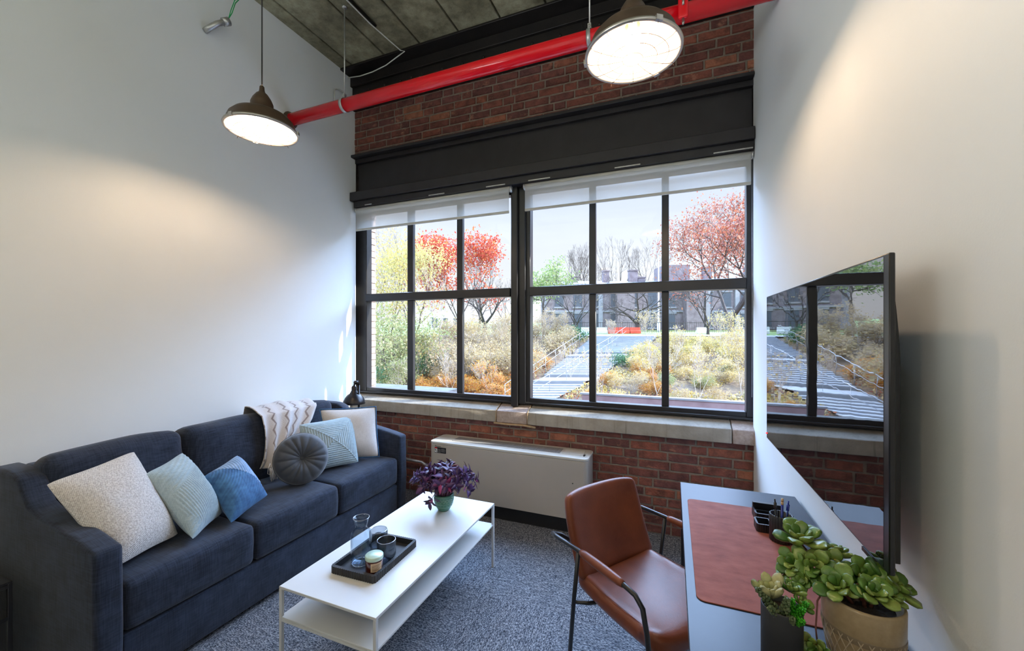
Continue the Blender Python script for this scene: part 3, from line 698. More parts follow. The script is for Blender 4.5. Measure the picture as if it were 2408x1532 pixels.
def squares(u, v): return .0055*abs((max(abs(u), abs(v))*13) % 1-.5)*2+.004*(1 if abs(abs(u)-abs(v)) < .03 else 0)
pillow('pillow', 'pale blue pillow with pleats in concentric squares', 'paleblue', [(-2.42, 2.030, .806), (-2.30, 2.437, .805), (-2.13, 2.31, .488), (-2.29, 1.985, .488)], .072, disp=squares, n=120)
pillow('pillow', 'plain natural linen pillow leaning on the far sofa arm', 'linen', [(-2.5, 2.288, .856), (-2.19, 2.555, .853), (-2.09, 2.475, .488), (-2.37, 2.25, .488)], .072, sag=.06, piping='denim')
# round tufted cushion
rc = thing('round_cushion', 'round charcoal velvet cushion with pleats and a centre button', 'pillow', (-2.215, 1.885, .634))
face = Vector((.85, -.52, .30)).normalized(); rm = face.to_track_quat('Z', 'Y').to_matrix().to_4x4()
mb = MB(); n, k_ = 24, 120; R_ = .158; vs = []; fs = []
prof = []
for i in range(n+1):
    a = PI*i/n; r = R_*math.sin(a)**.62 if 0 < i < n else 0; zz = .066*math.copysign(abs(math.cos(a))**.8, math.cos(a)); prof.append((r, zz))
for i, (r, zz) in enumerate(prof):
    q = r/R_; dim = .045*math.exp(-(q*4.2)**2)
    for k in range(k_):
        an = 2*PI*k/k_; pl = .009*(abs(math.sin(an*8+.6*math.sin(an*3)))**.45)*min(1, q*3)*(1 if q < .9 else .35)
        vs.append((r*math.cos(an), r*math.sin(an), (zz-math.copysign(dim, zz))+math.copysign(pl, zz) if abs(zz) > .004 else zz))
fs = [(i*k_+k, i*k_+(k+1) % k_, (i+1)*k_+(k+1) % k_, (i+1)*k_+k) for i in range(n) for k in range(k_)]
mb.add(vs, fs, True).xform(rm); mb.build('cushion_body', 'greyvelvet', rc)
mb = MB(); mb.lathe([(0, .034), (.010, .033), (.013, .026), (.010, .018)], seg=20).xform(rm); mb.build('button', 'greyvelvet', rc)
mb = MB(); mb.tube([(R_*1.0*math.cos(2*PI*k/60), R_*math.sin(2*PI*k/60), 0) for k in range(61)], .0035, 6).xform(rm); mb.build('piping', 'greyvelvet', rc)

# ------------------------------------------------------------------ knitted throw
th = thing('throw_blanket', 'light knitted throw with zigzag stripes and fringe over the sofa back', 'throw', (-2.6, 1.95, .85))
path = [(-2.868+.02, .72), (-2.84, .84), (-2.78, .905), (-2.70, .915), (-2.61, .915), (-2.545, .885), (-2.51, .80), (-2.485, .70), (-2.465, .62), (-2.45, .56)]
lf = [1.94, 1.93, 1.90, 1.87, 1.84, 1.84, 1.84, 1.835, 1.825, 1.81]
rt = [2.44, 2.43, 2.40, 2.36, 2.31, 2.27, 2.20, 2.10, 2.02, 1.94]
def lerpl(a, t):
    t *= len(a)-1; i = min(int(t), len(a)-2); q = t-i; q2 = q
    if isinstance(a[0], tuple): return tuple(x*(1-q2)+y*q2 for x, y in zip(a[i], a[i+1]))
    return a[i]*(1-q2)+a[i+1]*q2
nu, nv = 60, 60; mb = MB(); vs = []; uvs = []
for i in range(nu+1):
    s = i/nu; px_, pz_ = lerpl(path, s); a, b = lerpl(lf, s), lerpl(rt, s); narrow = .6/(b-a)
    for j in range(nv+1):
        t = j/nv; fold = math.sin(t*26+s*4)*.006*narrow**1.4+math.sin(t*11+2+s*2)*.010*narrow
        sag_ = -.03*(t-.15)**2 if s < .5 else 0
        d = .022+fold+.012
        nx, nz_ = (.2, 1) if s < .45 else (1, .25)
        vs.append((px_+nx*d*.8+2.6, a+(b-a)*t-1.95, pz_+nz_*d*.5+sag_-.85)); uvs.append((t, s))
mb.uv = uvs
mb.add(vs, [(i*(nv+1)+j, (i+1)*(nv+1)+j, (i+1)*(nv+1)+j+1, i*(nv+1)+j+1) for i in range(nu) for j in range(nv)], True)
ob = mb.build('knitted_cloth', 'throw', th); so = ob.modifiers.new('thick', 'SOLIDIFY'); so.thickness = .006
rnd = random.Random(5); fr = MB()
for k in range(34):
    y = 1.815+.115*k/33; x0 = -2.412+.01*math.sin(k*1.7); dx = rnd.uniform(-.008, .012)
    fr.tube([(x0+2.6, y-1.95, .565-.85), (x0+dx+2.6, y-1.95+rnd.uniform(-.005, .005), .53-.85), (x0+dx*1.6+2.6+rnd.uniform(-.004, .004), y-1.95+rnd.uniform(-.012, .012), .485-.85)], [.0035, .0026, .002], 5)
fr.tube([(-2.405+2.6, 1.815-1.95, .60-.85), (-2.39+2.6, 1.79-1.95, .58-.85), (-2.39+2.6, 1.785-1.95, .545-.85), (-2.38+2.6, 1.80-1.95, .535-.85)], .0018, 5)
fr.build('fringe', 'fringe', th)

# ------------------------------------------------------------------ reading lamp behind the sofa
fl = thing('reading_lamp', 'blackened metal reading lamp with dome shade in the window corner', 'lamp', (-2.70, 2.86, 0))
MB().lathe([(0, 0), (.11, 0), (.11, .015), (.02, .022), (0, .022)], seg=32).build('base', 'gun', fl, loc=(.045, .01, 0))
MB().tube([(.045, .01, .02), (.045, .01, .96)], .009, 12).lathe([(.009, .795), (.015, .80), (.015, .812), (.009, .816)], c=(.045, .01, 0), seg=16).build('pole', 'gun', fl)
MB().tube([(.045, .01, .95), (.035, .005, 1.0), (.01, 0, .995), (0, 0, .955)], .009, 10).lathe([(0, -.02), (.018, -.014), (.022, 0), (.018, .014), (0, .02)], c=(.03, -.01, .985), seg=16).build('arm_joint', 'gun', fl)
MB().lathe([(.098, .79), (.099, .794), (.094, .815), (.080, .845), (.058, .872), (.038, .884), (.036, .893), (.030, .896), (.029, .905), (.024, .91), (.023, .94), (.015, .953), (0, .957)], seg=40).lathe([(.096, .79), (.090, .812), (.076, .842), (.054, .868), (.02, .88)], seg=40).build('lamp_shade', 'gun', fl)
MB().tube([(.022, -.01, .925), (.040, -.022, .925)], .003, 6).lathe([(0, .92), (.006, .921), (.006, .93), (0, .931)], c=(.042, -.024, 0), seg=8).build('switch', 'gun', fl)

# radiator pipe showing behind the sofa end
tag(MB().tube([(-2.25, 3.0, .30), (-2.05, 2.985, .295), (-1.96, 2.96, .27), (-1.93, 2.93, .22), (-1.93, 2.93, .10)], .012, 10).build('supply_pipe', 'galv'), 'thin pale pipe bending down between sofa and heating unit', 'pipe')

# ------------------------------------------------------------------ fan coil unit under the window
fc = thing('heating_unit', 'low cream metal fan coil unit standing against the brick wall', 'heating unit', (-1.20, 2.915, 0))
def rrect(x0, x1, y0, y1, r, n=6):
    pts = []
    for cx_, cy_, a0 in ((x1-r, y1-r, 0), (x0+r, y1-r, 90), (x0+r, y0+r, 180), (x1-r, y0+r, 270)):
        for k in range(n+1):
            a = math.radians(a0+90*k/n); pts.append((cx_+r*math.cos(a), cy_+r*math.sin(a)))
    return pts
MB().prism(rrect(-.65, .65, -.115, .12, .035, 8), .11, .530).build('cabinet', 'fcu', fc, bevel=.002, seg=1)
MB().prism(rrect(-.648, .648, -.111, .118, .035, 8), .530, .536).prism(rrect(-.652, .652, -.117, .121, .036, 8), .536, .552).build('top_cover', 'fcutop', fc, bevel=.003, seg=2)
g = MB(); g.box(-.48, .43, -.045, .075, .5515, .5530)
for k in range(70): g.box(-.478+.013*k, -.471+.013*k, -.043, .073, .553, .5555)
g.build('grille', 'grille', fc)
MB().box(.45, .60, -.050, .078, .5515, .555).build('control_flap', 'fcutop', fc, bevel=.001, seg=1)
MB().box(.606, .618, -.052, -.02, .5515, .556).build('flap_hinge', 'black', fc)
MB().box(-.6, .6, -.08, .1, .0, .11).build('plinth', 'black', fc)
MB().lathe([(0, 0), (.004, 0), (.004, .003), (0, .003)], seg=10).xform(Matrix.Translation((.545, -.115, .37)) @ Matrix.Rotation(PI/2, 4, 'X')).build('screw', 'black', fc)
for sx_ in (-.55, .55): MB().box(sx_-.02, sx_+.02, -.06, .09, 0, .02).build('foot', 'black', fc)
lab = MB().box(-.600, -.494, -.1165, -.1150, .462, .508).build('warning_label', 'blackplastic', fc)
MB().box(-.598, -.577, -.1172, -.1164, .498, .506).build('red_band', 'red', lab)
MB().box(-.598, -.575, -.1172, -.1164, .466, .497).build('pictogram', 'polewhite', lab)
MB().tube([(-.595, -.1176, .494), (-.589, -.1176, .482), (-.580, -.1176, .472)], .0025, 5).tube([(-.586, -.1176, .488), (-.582, -.1176, .494)], .0015, 5).build('pictogram_mark', 'blackplastic', lab)
def text(body, size, m, parent, loc_, rot, name):
    cu = bpy.data.curves.new(name, 'FONT'); cu.body = body; cu.size = size; cu.extrude = .0003
    t = bpy.data.objects.new('tmp', cu); C.objects.link(t); bpy.context.view_layer.update()
    me = bpy.data.meshes.new_from_object(t.evaluated_get(bpy.context.evaluated_depsgraph_get())); bpy.data.objects.remove(t)
    me.materials.clear(); me.materials.append(M[m]); me.name = name
    o = bpy.data.objects.new(name, me); C.objects.link(o); o.parent = parent; o.location = loc_; o.rotation_euler = rot; return o
text('Pioneer', .018, 'black', fc, (-.598, -.1156, .511), (PI/2, 0, 0), 'brand_lettering')
for k in range(5): MB().box(-.570, -.545+.004*(k % 2), -.1171, -.1164, .492-.006*k, .494-.006*k).build('print_line', 'grille', lab)
for k in range(5): MB().box(-.538, -.506+.004*(k % 3), -.1171, -.1164, .496-.006*k, .498-.006*k).build('print_line', 'grille', lab)

# ------------------------------------------------------------------ coffee table
ct = thing('coffee_table', 'white metal coffee table with a lower shelf', 'coffee table', (-1.27, 1.72, 0))
X0, X1, Y0, Y1 = -.252, .252, -.533, .533
MB().box(X0, X1, Y0, Y1, .379, .39).build('tabletop', 'white', ct, bevel=.0015, seg=1)
MB().box(X0+.002, X1-.002, Y0+.002, Y1-.002, .256, .264).build('shelf', 'white', ct, bevel=.001, seg=1)
for a in (X0, X1-.014):
    for b in (Y0, Y1-.014): MB().box(a, a+.014, b, b+.014, 0, .379).build('leg', 'white', ct, bevel=.001, seg=1)
for b in (Y0, Y1-.014): MB().box(X0+.014, X1-.014, b+.001, b+.013, .246, .2555).build('crossbar', 'white', ct)

# tray and what stands on it
TZ = .39
tr = thing('serving_tray', 'black rectangular tray with a scalloped ribbed rim', 'tray', (-1.284, 1.500, TZ), math.radians(2))
def scallop(hx, hy, r, amp, per):
    base = rrect(-hx, hx, -hy, hy, r, 10); out = []; n = len(base); dist = 0; pts = []
    for i in range(n):
        a = Vector(base[i]); b = Vector(base[(i+1) % n]); l = (b-a).length; m_ = max(1, int(l/.0016))
        for k in range(m_): pts.append(a+(b-a)*k/m_)
    tot = sum((pts[(i+1) % len(pts)]-pts[i]).length for i in range(len(pts))); cnt = round(tot/per); d = 0
    for i, p in enumerate(pts):
        q = (pts[(i+1) % len(pts)]-pts[i-1]).normalized(); nr = Vector((q.y, -q.x)); out.append(p+nr*(amp*abs(math.sin(PI*cnt*d/tot))**.6)); d += (pts[(i+1) % len(pts)]-p).length
    return out, pts
o_, b_ = scallop(.116, .158, .014, .0035, .0115); n = len(o_)
inn = [Vector((max(-.105, min(.105, p.x)), max(-.147, min(.147, p.y)))) for p in b_]
vs = [(p.x, p.y, 0) for p in o_]+[(p.x, p.y, .031) for p in o_]+[(p.x, p.y, .032) for p in inn]+[(p.x, p.y, .006) for p in inn]
mb = MB(); mb.add(vs, [(r*n+i, r*n+(i+1) % n, (r+1)*n+(i+1) % n, (r+1)*n+i) for r in range(3) for i in range(n)]+[tuple(reversed(range(n))), tuple(range(3*n, 4*n))])
mb.build('tray_body', 'matteblack', tr)
GZ = TZ+.0062
ca = thing('carafe', 'clear bluish glass carafe with a flared neck on the tray', 'carafe', (-1.315, 1.437, GZ))
MB().lathe([(0, .001), (.040, .001), (.044, .006), (.046, .02), (.046, .125), (.042, .145), (.026, .160), (.024, .166), (.030, .190), (.036, .208), (.034, .209), (.028, .19), (.0225, .167), (.024, .160), (.039, .144), (.043, .125), (.043, .02), (.040, .012), (0, .010)], seg=48).build('glass_body', 'carafe', ca)
MB().tube([(.035*math.cos(2*PI*k/32), .035*math.sin(2*PI*k/32), .2085) for k in range(33)], .0012, 6, False).build('glass_rim', 'rim', ca)
MB().tube([(.038*math.cos(2*PI*k/32), .038*math.sin(2*PI*k/32), .004) for k in range(33)], .0025, 6, False).build('glass_foot', 'rim', ca)
def tumbler(x, y, label):
    t = thing('tumbler', label, 'glass', (x, y, GZ), 0, None)
    MB().lathe([(0, .001), (.034, .001), (.036, .004), (.036, .024), (.0405, .026), (.0415, .028), (.0415, .095), (.040, .0965), (.039, .095), (.039, .03), (.034, .027), (.033, .010), (0, .009)], seg=140, rib=(46, .02)).build('ribbed_glass', 'smoke', t)
    MB().tube([(.0403*math.cos(2*PI*k/40), .0403*math.sin(2*PI*k/40), .0965) for k in range(41)], .0014, 6, False).build('glass_rim', 'rim', t)
tumbler(-1.222, 1.496, 'smoky ribbed tumbler behind the candle, the nearer of the two')
tumbler(-1.318, 1.556, 'smoky ribbed tumbler behind the carafe, the farther of the two')
cd = thing('candle_jar', 'amber candle jar with pale green lid on the tray', 'candle', (-1.211, 1.402, GZ), .1)
MB().lathe([(0, 0), (.034, 0), (.0375, .004), (.0375, .062), (.035, .068), (0, .068)], seg=40).build('jar', 'amber', cd)
MB().lathe([(.0375, .064), (.0385, .066), (.0385, .078), (.036, .081), (.030, .0805), (.028, .082), (0, .082)], seg=48).build('lid', 'lid', cd)
def wrap(r, a0, a1, z0, z1, n=14):
    vs = [(r*math.cos(a0+(a1-a0)*k/n), r*math.sin(a0+(a1-a0)*k/n), z) for k in range(n+1) for z in (z0, z1)]
    return vs, [(2*k, 2*k+2, 2*k+3, 2*k+1) for k in range(n)]
vs, fs = wrap(.0379, -1.35, -.05, .022, .058); lb = MB().add(vs, fs, True).build('paper_label', 'paper', cd)
for k in range(6):
    vs, fs = wrap(.0382, -1.22, -.2-.12*(k % 3), .050-.0045*k, .0515-.0045*k); MB().add(vs, fs, True).build('print_line', 'ink', lb)

# purple plant
def leafmesh(mb, base, d, up, ln, wd, th=.0008, curl=.25, n=6, tip=1.0, mi=0):
    """pointed leaf from base along d"""
    d = Vector(d).normalized(); s = d.cross(Vector(up))
    s = s.normalized() if s.length > 1e-4 else d.orthogonal().normalized(); u = s.cross(d).normalized(); vs = []
    for i in range(n+1):
        t = i/n; w = wd*math.sin(PI*min(1, t**.75*tip))**.8 if 0 < t < 1 else 0.0002
        c = Vector(base)+d*ln*t+u*(-curl*ln*t*t)
        vs += [c-s*w+u*w*.35, c-u*th, c+s*w+u*w*.35, c+u*th*.2]
    fs = []
    for i in range(n):
        a, b = 4*i, 4*i+4
        fs += [(a, a+1, b+1, b), (a+1, a+2, b+2, b+1), (a+2, a+3, b+3, b+2), (a+3, a, b, b+3)]
    mb.add(vs, fs, True, mi)
pp = thing('purple_plant', 'purple leaved houseplant in a patterned green pot on the coffee table', 'potted plant', (-1.262, 2.062, TZ))
MB().lathe([(0, 0), (.030, 0), (.036, .006), (.052, .035), (.057, .06), (.058, .085), (.057, .098), (.054, .098), (.053, .085), (0, .085)], seg=48).build('pot', 'greenpot', pp)
pat = MB()
for k in range(18):
    a = 2*PI*k/18; b = a+PI/18
    for z0, z1 in ((.058, .070),):
        pat.tube([(.0575*math.cos(a), .0575*math.sin(a), z0), (.0583*math.cos(b), .0583*math.sin(b), z1), (.0575*math.cos(a+PI/9), .0575*math.sin(a+PI/9), z0)], .0013, 4)
    for z0 in (.040, .080): pat.lathe([(0, -.002), (.0022, 0), (0, .002)], c=((.0555 if z0 < .05 else .0582)*math.cos(a), (.0555 if z0 < .05 else .0582)*math.sin(a), z0), seg=6)
for z0, r in ((.050, .0565), (.074, .0585), (.090, .0583), (.028, .0485)): pat.tube([(r*math.cos(2*PI*k/40), r*math.sin(2*PI*k/40), z0) for k in range(41)], .0009, 4, False)
pat.build('pot_pattern', 'potpattern', pp)
MB().lathe([(0, .088), (.052, .086)], seg=24).build('soil', 'soil', pp)
rnd = random.Random(12); stm = MB(); lv = MB()
for k in range(52):
    a = k*2.39996; q_ = (k+.5)/52; R2 = .21*q_**.62*rnd.uniform(.85, 1.1); hz = .145+.095*(1-(R2/.21)**2)+rnd.uniform(-.03, .03)
    if k % 6 == 0 and R2 > .12: hz -= .05
    tip = Vector((R2*1.02*math.cos(a), R2*.85*math.sin(a), max(hz, .075))); b0 = Vector((.035*math.cos(a)*min(1, R2*8), .035*math.sin(a)*min(1, R2*8), .088)); md = (b0+tip)/2+Vector((0, 0, .035))
    stm.tube([b0, b0*.6+md*.4+Vector((0, 0, .01)), md, (md+tip)/2+Vector((0, 0, .01)), tip], [.0026, .0024, .0022, .002, .0016], 5)
    dr = (tip-md).normalized()
    for q in range(7):
        side = dr.orthogonal().normalized(); side = Matrix.Rotation(q*2.4+rnd.random(), 3, dr) @ side
        leafmesh(lv, tip-dr*.012*(q//2), dr*.45+side*.9+Vector((0, 0, .12)), dr, rnd.uniform(.040, .062), rnd.uniform(.0105, .015), curl=rnd.uniform(.0, .3))
    for q in range(2):
        side = Matrix.Rotation(q*3+rnd.random(), 3, dr) @ dr.orthogonal().normalized(); leafmesh(lv, md, side+Vector((0, 0, .3)), dr, .045, .011, curl=.3)
stm.build('stems', 'pinkstem', pp); lv.build('foliage', 'purple', pp)['kind'] = 'stuff'

# ------------------------------------------------------------------ side table, near left
sd_ = thing('side_table', 'small black metal side table beside the near sofa arm', 'side table', (-2.60, .44, 0))
MB().box(-.26, .26, -.27, .27, .492, .50).build('tabletop', 'black', sd_, bevel=.001, seg=1)
MB().box(-.25, .25, -.26, .26, .362, .370).build('shelf', 'black', sd_, bevel=.001, seg=1)
for a in (-.26, .248):
    for b in (-.27, .258): MB().box(a, a+.012, b, b+.012, 0, .492).build('leg', 'black', sd_, bevel=.001, seg=1)
for b in (-.27, .258): MB().box(-.25, .25, b, b+.012, .478, .491).box(-.25, .25, b, b+.012, .355, .370).build('rail', 'black', sd_)
for a in (-.26, .248): MB().box(a, a+.012, -.258, .258, .478, .491).box(a, a+.012, -.258, .258, .355, .370).build('rail', 'black', sd_)

# ------------------------------------------------------------------ armchair
ch = thing('armchair', 'cognac leather chair with slim black metal frame at the desk', 'chair', (-.075, 1.645, 0), math.radians(-36))
mb = MB(); rbox(mb, (0, 0, 0), (.44, .43, .07), .032, (.004, .004, .006), n=18)
for i, v in enumerate(mb.v):
    x, y, z = v; k = 1+.07*(x/.22); yy = y*k
    z += .03*(abs(y)/.21)**2.2*(1 if z > 0 else .8) - .012*math.cos(min(1, abs(x)/.22)*PI/2)
    rr = .05
    mb.v[i] = (x-(.0 if x > 0 else .018*(1-(y/.215)**2)) - (.03*(abs(yy)/.225)**4 if x > .15 else 0), yy, z)
mb.xform(Matrix.Translation((.01, 0, .425))); weld(mb.build('seat', 'leather', ch))
mb = MB(); rbox(mb, (0, 0, 0), (.045, .425, .335), .0222, (.0, .002, .002), n=20)
for i, v in enumerate(mb.v):
    x, y, z = v; cz_ = z/.167; cy_ = y/.212
    f_ = 1-.05*max(0, cz_)**3; y2 = y*f_; z2 = z-.016*abs(cy_)**4*max(0, cz_)
    mb.v[i] = (x+.030*(cy_*cy_)+.010*cz_**2, y2, z2)
mb.xform(Matrix.Translation((-.258, 0, .605)) @ Matrix.Rotation(math.radians(-19), 4, 'Y')); weld(mb.build('backrest', 'leather', ch))
# seam lines
sm_ = MB()
for sy in (-1, 1):
    sm_.tube([(-.17+.36*t/10, sy*(.195+.016*t/10), .470+.004) for t in range(11)], .0012, 4)
sm_.build('seam', 'leather', ch)
for sy in (-1, 1):
    y = .258*sy
    MB().tube([(-.27, y*.55, .545), (-.315, y*.75, .580), (-.312, y*.93, .600), (-.26, y, .612), (-.13, y, .616), (.10, y*1.03, .612), (.150, y*1.03, .604), (.178, y*1.02, .575), (.195, y*1.02, .50), (.215, y, .30), (.235, y*.97, 0)], .0085, 12).build('frame', 'black', ch)
    MB().tube([(-.13, y, .61), (-.155, y*1.0, .42), (-.20, y*1.0, 0)], .0085, 12).build('rear_leg', 'black', ch)
    mb = MB().tube([(-.115+.215*t/12, y*(1+.03*t/12), .616-.004*t/12) for t in range(13)], [.011]+[.0145+.002*math.sin(PI*t/10) for t in range(11)]+[.011], 16); mb.build('arm_pad', 'leather', ch)
    MB().tube([(-.155, y*.99, .405), (-.13, y*.8, .395), (-.10, y*.5, .392)], .007, 8).build('seat_bracket', 'black', ch)
    MB().tube([(.205, y*1.0, .40), (.185, y*.85, .392), (.15, y*.5, .392)], .007, 8).build('seat_bracket', 'black', ch)
MB().tube([(-.10, -.13, .392), (.15, -.13, .392), (.15, .13, .392), (-.10, .13, .392), (-.10, -.13, .392)], .008, 8).build('seat_support', 'black', ch)

# ------------------------------------------------------------------ desk
dk = thing('desk', 'long black topped desk along the right wall', 'desk', (.261, 1.42, 0))
MB().box(-.225, .225, -.65, .605, .728, .75).build('desktop', 'desk', dk, bevel=.0015, seg=1)
for b in (-.645, .575):
    for a in (-.222, .197): MB().box(a, a+.025, b, b+.025, 0, .728).build('leg', 'black', dk, bevel=.001, seg=1)
    MB().box(-.197, .197, b, b+.025, .70, .727).build('crossbar', 'black', dk)
MB().box(.175, .20, -.62, .575, .70, .727).build('rear_rail', 'black', dk)
DZ = .75
dm = MB().prism(rrect(.060, .402, 1.150, 1.83, .022, 6), DZ+.0002, DZ+.0032).build('desk_mat', 'mat', bevel=.0008, seg=1); tag(dm, 'reddish brown leather desk mat on the black desk', 'desk mat')
MZ = DZ+.0034
# pen cup
pc = thing('pen_cup', 'black ribbed pen cup on the leather mat', 'pen cup', (.340, 1.578, MZ))
MB().lathe([(0, 0), (.0325, 0), (.0335, .002), (.0335, .086), (.032, .088), (.029, .086), (.029, .006), (0, .006)], seg=120, rib=(24, .035)).build('cup_body', 'blackplastic', pc)
def pen(label, x, y, lean, kind, cat='pen'):
    p = thing('pen' if kind != 'pencil' else 'pencil', label, cat, (x, y, MZ+.008)); v = Vector(lean).normalized(); L0 = .128
    if kind == 'pencil':
        MB().tube([(0, 0, 0), v*L0*.90], .0038, 6).build('barrel', 'blueplastic', p); MB().tube([v*L0*.90, v*L0*.97], .0041, 8).build('ferrule', 'tanplastic', p); MB().tube([v*L0*.97, v*L0*1.06], .0038, 8).build('eraser', 'tanplastic', p)
    else:
        m = 'blueplastic' if kind == 'blue' else 'blackplastic'
        MB().tube([(0, 0, 0), v*L0*.78], .0042, 10).build('barrel', 'clearplastic', p); MB().tube([v*.012, v*L0*.76], .0016, 6).build('refill', m, p)
        MB().tube([v*L0*.74, v*L0*.90], [.0044, .0046], 10).build('grip_collar', m, p); MB().tube([v*L0*.90, v*L0*.99], .0022, 8).build('click_button', m, p)
        o = v*L0*.86+Vector((0, -.0055, 0)); MB().tube([v*L0*.9, o+Vector((0, 0, .004)), o-v*.035], .0012, 5).build('clip', m, p)
pen('black ballpoint pen standing in the pen cup', .329, 1.578, (-.05, .04, 1), 'black')
pen('dark blue mechanical pencil with pale eraser in the pen cup', .339, 1.570, (.02, .0, 1), 'pencil', 'pencil')
pen('clear and blue ballpoint pen standing in the pen cup', .350, 1.578, (.09, .02, 1), 'blue')
# organiser trays
def opentray(name, label, cx_, cy_, hx, hy, h, rz, wall=.005, z=MZ, rib=.0014):
    t = thing(name, label, 'desk organiser', (cx_, cy_, z), rz)
    o_, b_ = scallop(hx, hy, .010, rib, .007); n = len(o_)
    inn = [Vector((max(-hx+wall, min(hx-wall, p.x)), max(-hy+wall, min(hy-wall, p.y)))) for p in b_]
    vs = [(p.x, p.y, 0) for p in o_]+[(p.x, p.y, h) for p in o_]+[(p.x, p.y, h) for p in inn]+[(p.x, p.y, .005) for p in inn]
    MB().add(vs, [(r*n+i, r*n+(i+1) % n, (r+1)*n+(i+1) % n, (r+1)*n+i) for r in range(3) for i in range(n)]+[tuple(reversed(range(n))), tuple(range(3*n, 4*n))]).build('tray_body', 'blackplastic', t)
    return t
t = opentray('desk_organiser', 'black stepped desk organiser at the far edge of the leather mat', .335, 1.742, .048, .040, .030, 0)
MB().prism(rrect(-.048, .048, .022, .040, .004), .0, .046).build('card_back', 'blackplastic', t, bevel=.001, seg=1)
MB().box(-.040, .040, -.004, -.001, .005, .029).build('divider', 'blackplastic', t)
opentray('clip_dish', 'small black ribbed dish beside the pen cup', .300, 1.645, .024, .030, .028, 0)
cl = tag(MB().tube([(.294, 1.636, MZ+.008), (.306, 1.642, MZ+.008), (.306, 1.646, MZ+.008), (.292, 1.640, MZ+.008), (.292, 1.637, MZ+.008), (.302, 1.642, MZ+.008)], .0006, 5).build('paper_clip', 'chrome'), 'metal paper clip lying in the small black dish', 'paper clip')

# ------------------------------------------------------------------ television
tv = thing('television', 'large flat television mounted on the right wall above the desk', 'television', (.402, 1.578, 1.289))
MB().box(0, .004, -.536, .548, -.318, .318).build('screen', 'screen', tv)
MB().box(.0005, .011, -.558, .553, -.323, .323).build('bezel', 'blackplastic', tv, bevel=.002, seg=1)
mb = MB(); nz_ = 16; hs = []
for k in range(nz_+1):
    z = -.31+.60*k/nz_; d = .004+.016*min(1, (nz_-k)/4.5)**.7*min(1, (k+3)/3); hs.append((z, d))
poly = [(.0105, hs[0][0])]+[(.0105+d, z) for z, d in hs]+[(.0105, hs[-1][0])]; n = len(poly)
mb.add([(x, -.53, z) for x, z in poly]+[(x, .535, z) for x, z in poly], [tuple(range(n)), tuple(reversed(range(n, 2*n)))]+[(i, n+i, n+(i+1) % n, (i+1) % n) for i in range(n)])
mb.build('rear_housing', 'blackplastic', tv, bevel=.004, seg=2)
MB().box(.028, .099, -.30, .30, -.16, .12).build('wall_mount', 'black', tv, bevel=.004, seg=1)
MB().box(-.002, .008, -.49, -.44, -.331, -.322).build('sensor_bar', 'blackplastic', tv)
MB().lathe([(0, -.003), (.003, -.002), (.003, .002), (0, .003)], c=(-.001, .548, -.3), seg=10).build('standby_light', 'led', tv)

# ------------------------------------------------------------------ succulents on the desk
def fatleaf(mb, base, d, up, ln, wd, th, curl=.1, n=9, m_=12, shape=1.5):
    """plump spoon shaped leaf"""
    d = Vector(d).normalized(); s = d.cross(Vector(up))
    s = s.normalized() if s.length > 1e-4 else d.orthogonal().normalized(); u = s.cross(d).normalized(); vs = []
    for i in range(n+1):
        t = i/n; w = (.18+.82*math.sin(PI/2*min(1, t*1.35))**shape)*math.sqrt(max(0, 1-max(0, (t-.6)/.4)**2.2)) if i < n else .02
        c = Vector(base)+d*ln*t+u*(curl*ln*t*t)
        for k in range(m_):
            a = 2*PI*k/m_; vs.append(c+s*wd*w*math.cos(a)+u*(th*(w**.6)*math.sin(a)+.25*wd*w*math.cos(a)**2))
    fs = [(i*m_+k, (i+1)*m_+k, (i+1)*m_+(k+1) % m_, i*m_+(k+1) % m_) for i in range(n) for k in range(m_)]+[tuple(range(n*m_, (n+1)*m_))]
    mb.add(vs, fs, True)
def rosette(mb, c, ax, R_, count=14, rnd=random, th=.22, w=.30, flat=1.0, curl=.12):
    ax = Vector(ax).normalized(); s0 = ax.orthogonal().normalized()
    for k in range(count):
        t = (k+.5)/count; a = k*2.39996+rnd.uniform(-.1, .1); out = Matrix.Rotation(a, 3, ax) @ s0
        el_ = (1-t)*.25*flat+t*1.15; ln = R_*(1.05-.62*t)*rnd.uniform(.9, 1.1)
        d = out*math.cos(el_)+ax*math.sin(el_)
        fatleaf(mb, Vector(c)+out*R_*.05+ax*R_*.15*t, d, ax if el_ < 1.2 else out, ln, ln*w, ln*th*.42, curl)
sp_ = thing('succulent_pot', 'jade green rosette succulent in a tan crosshatched pot, near the wall', 'potted plant', (.368, 1.045, DZ))
MB().lathe([(0, 0), (.045, 0), (.050, .004), (.064, .06), (.068, .10), (.0685, .148), (.066, .153), (.062, .152), (.061, .136), (0, .134)], seg=56).build('pot', 'glaze', sp_)
bnd = MB(); n = 9
for k in range(26):
    for sg in (-1, 1):
        pts = []
        for q in range(n+1):
            z = .012+.082*q/n; a = 2*PI*k/26+sg*.55*q/n; r = .0525+.0145*min(1, z/.085)+.0006
            pts.append((r*math.cos(a), r*math.sin(a), z))
        bnd.tube(pts, .0011, 4, False)
bnd.build('woven_relief', 'relief', sp_)
MB().lathe([(.0505, .006), (.0665, .084), (.0685, .094), (.068, .097)], seg=56).build('textured_band', 'glazedark', sp_)
MB().lathe([(0, .137), (.0615, .1355)], seg=32).build('soil', 'soil', sp_)
rnd = random.Random(4); stm = MB()
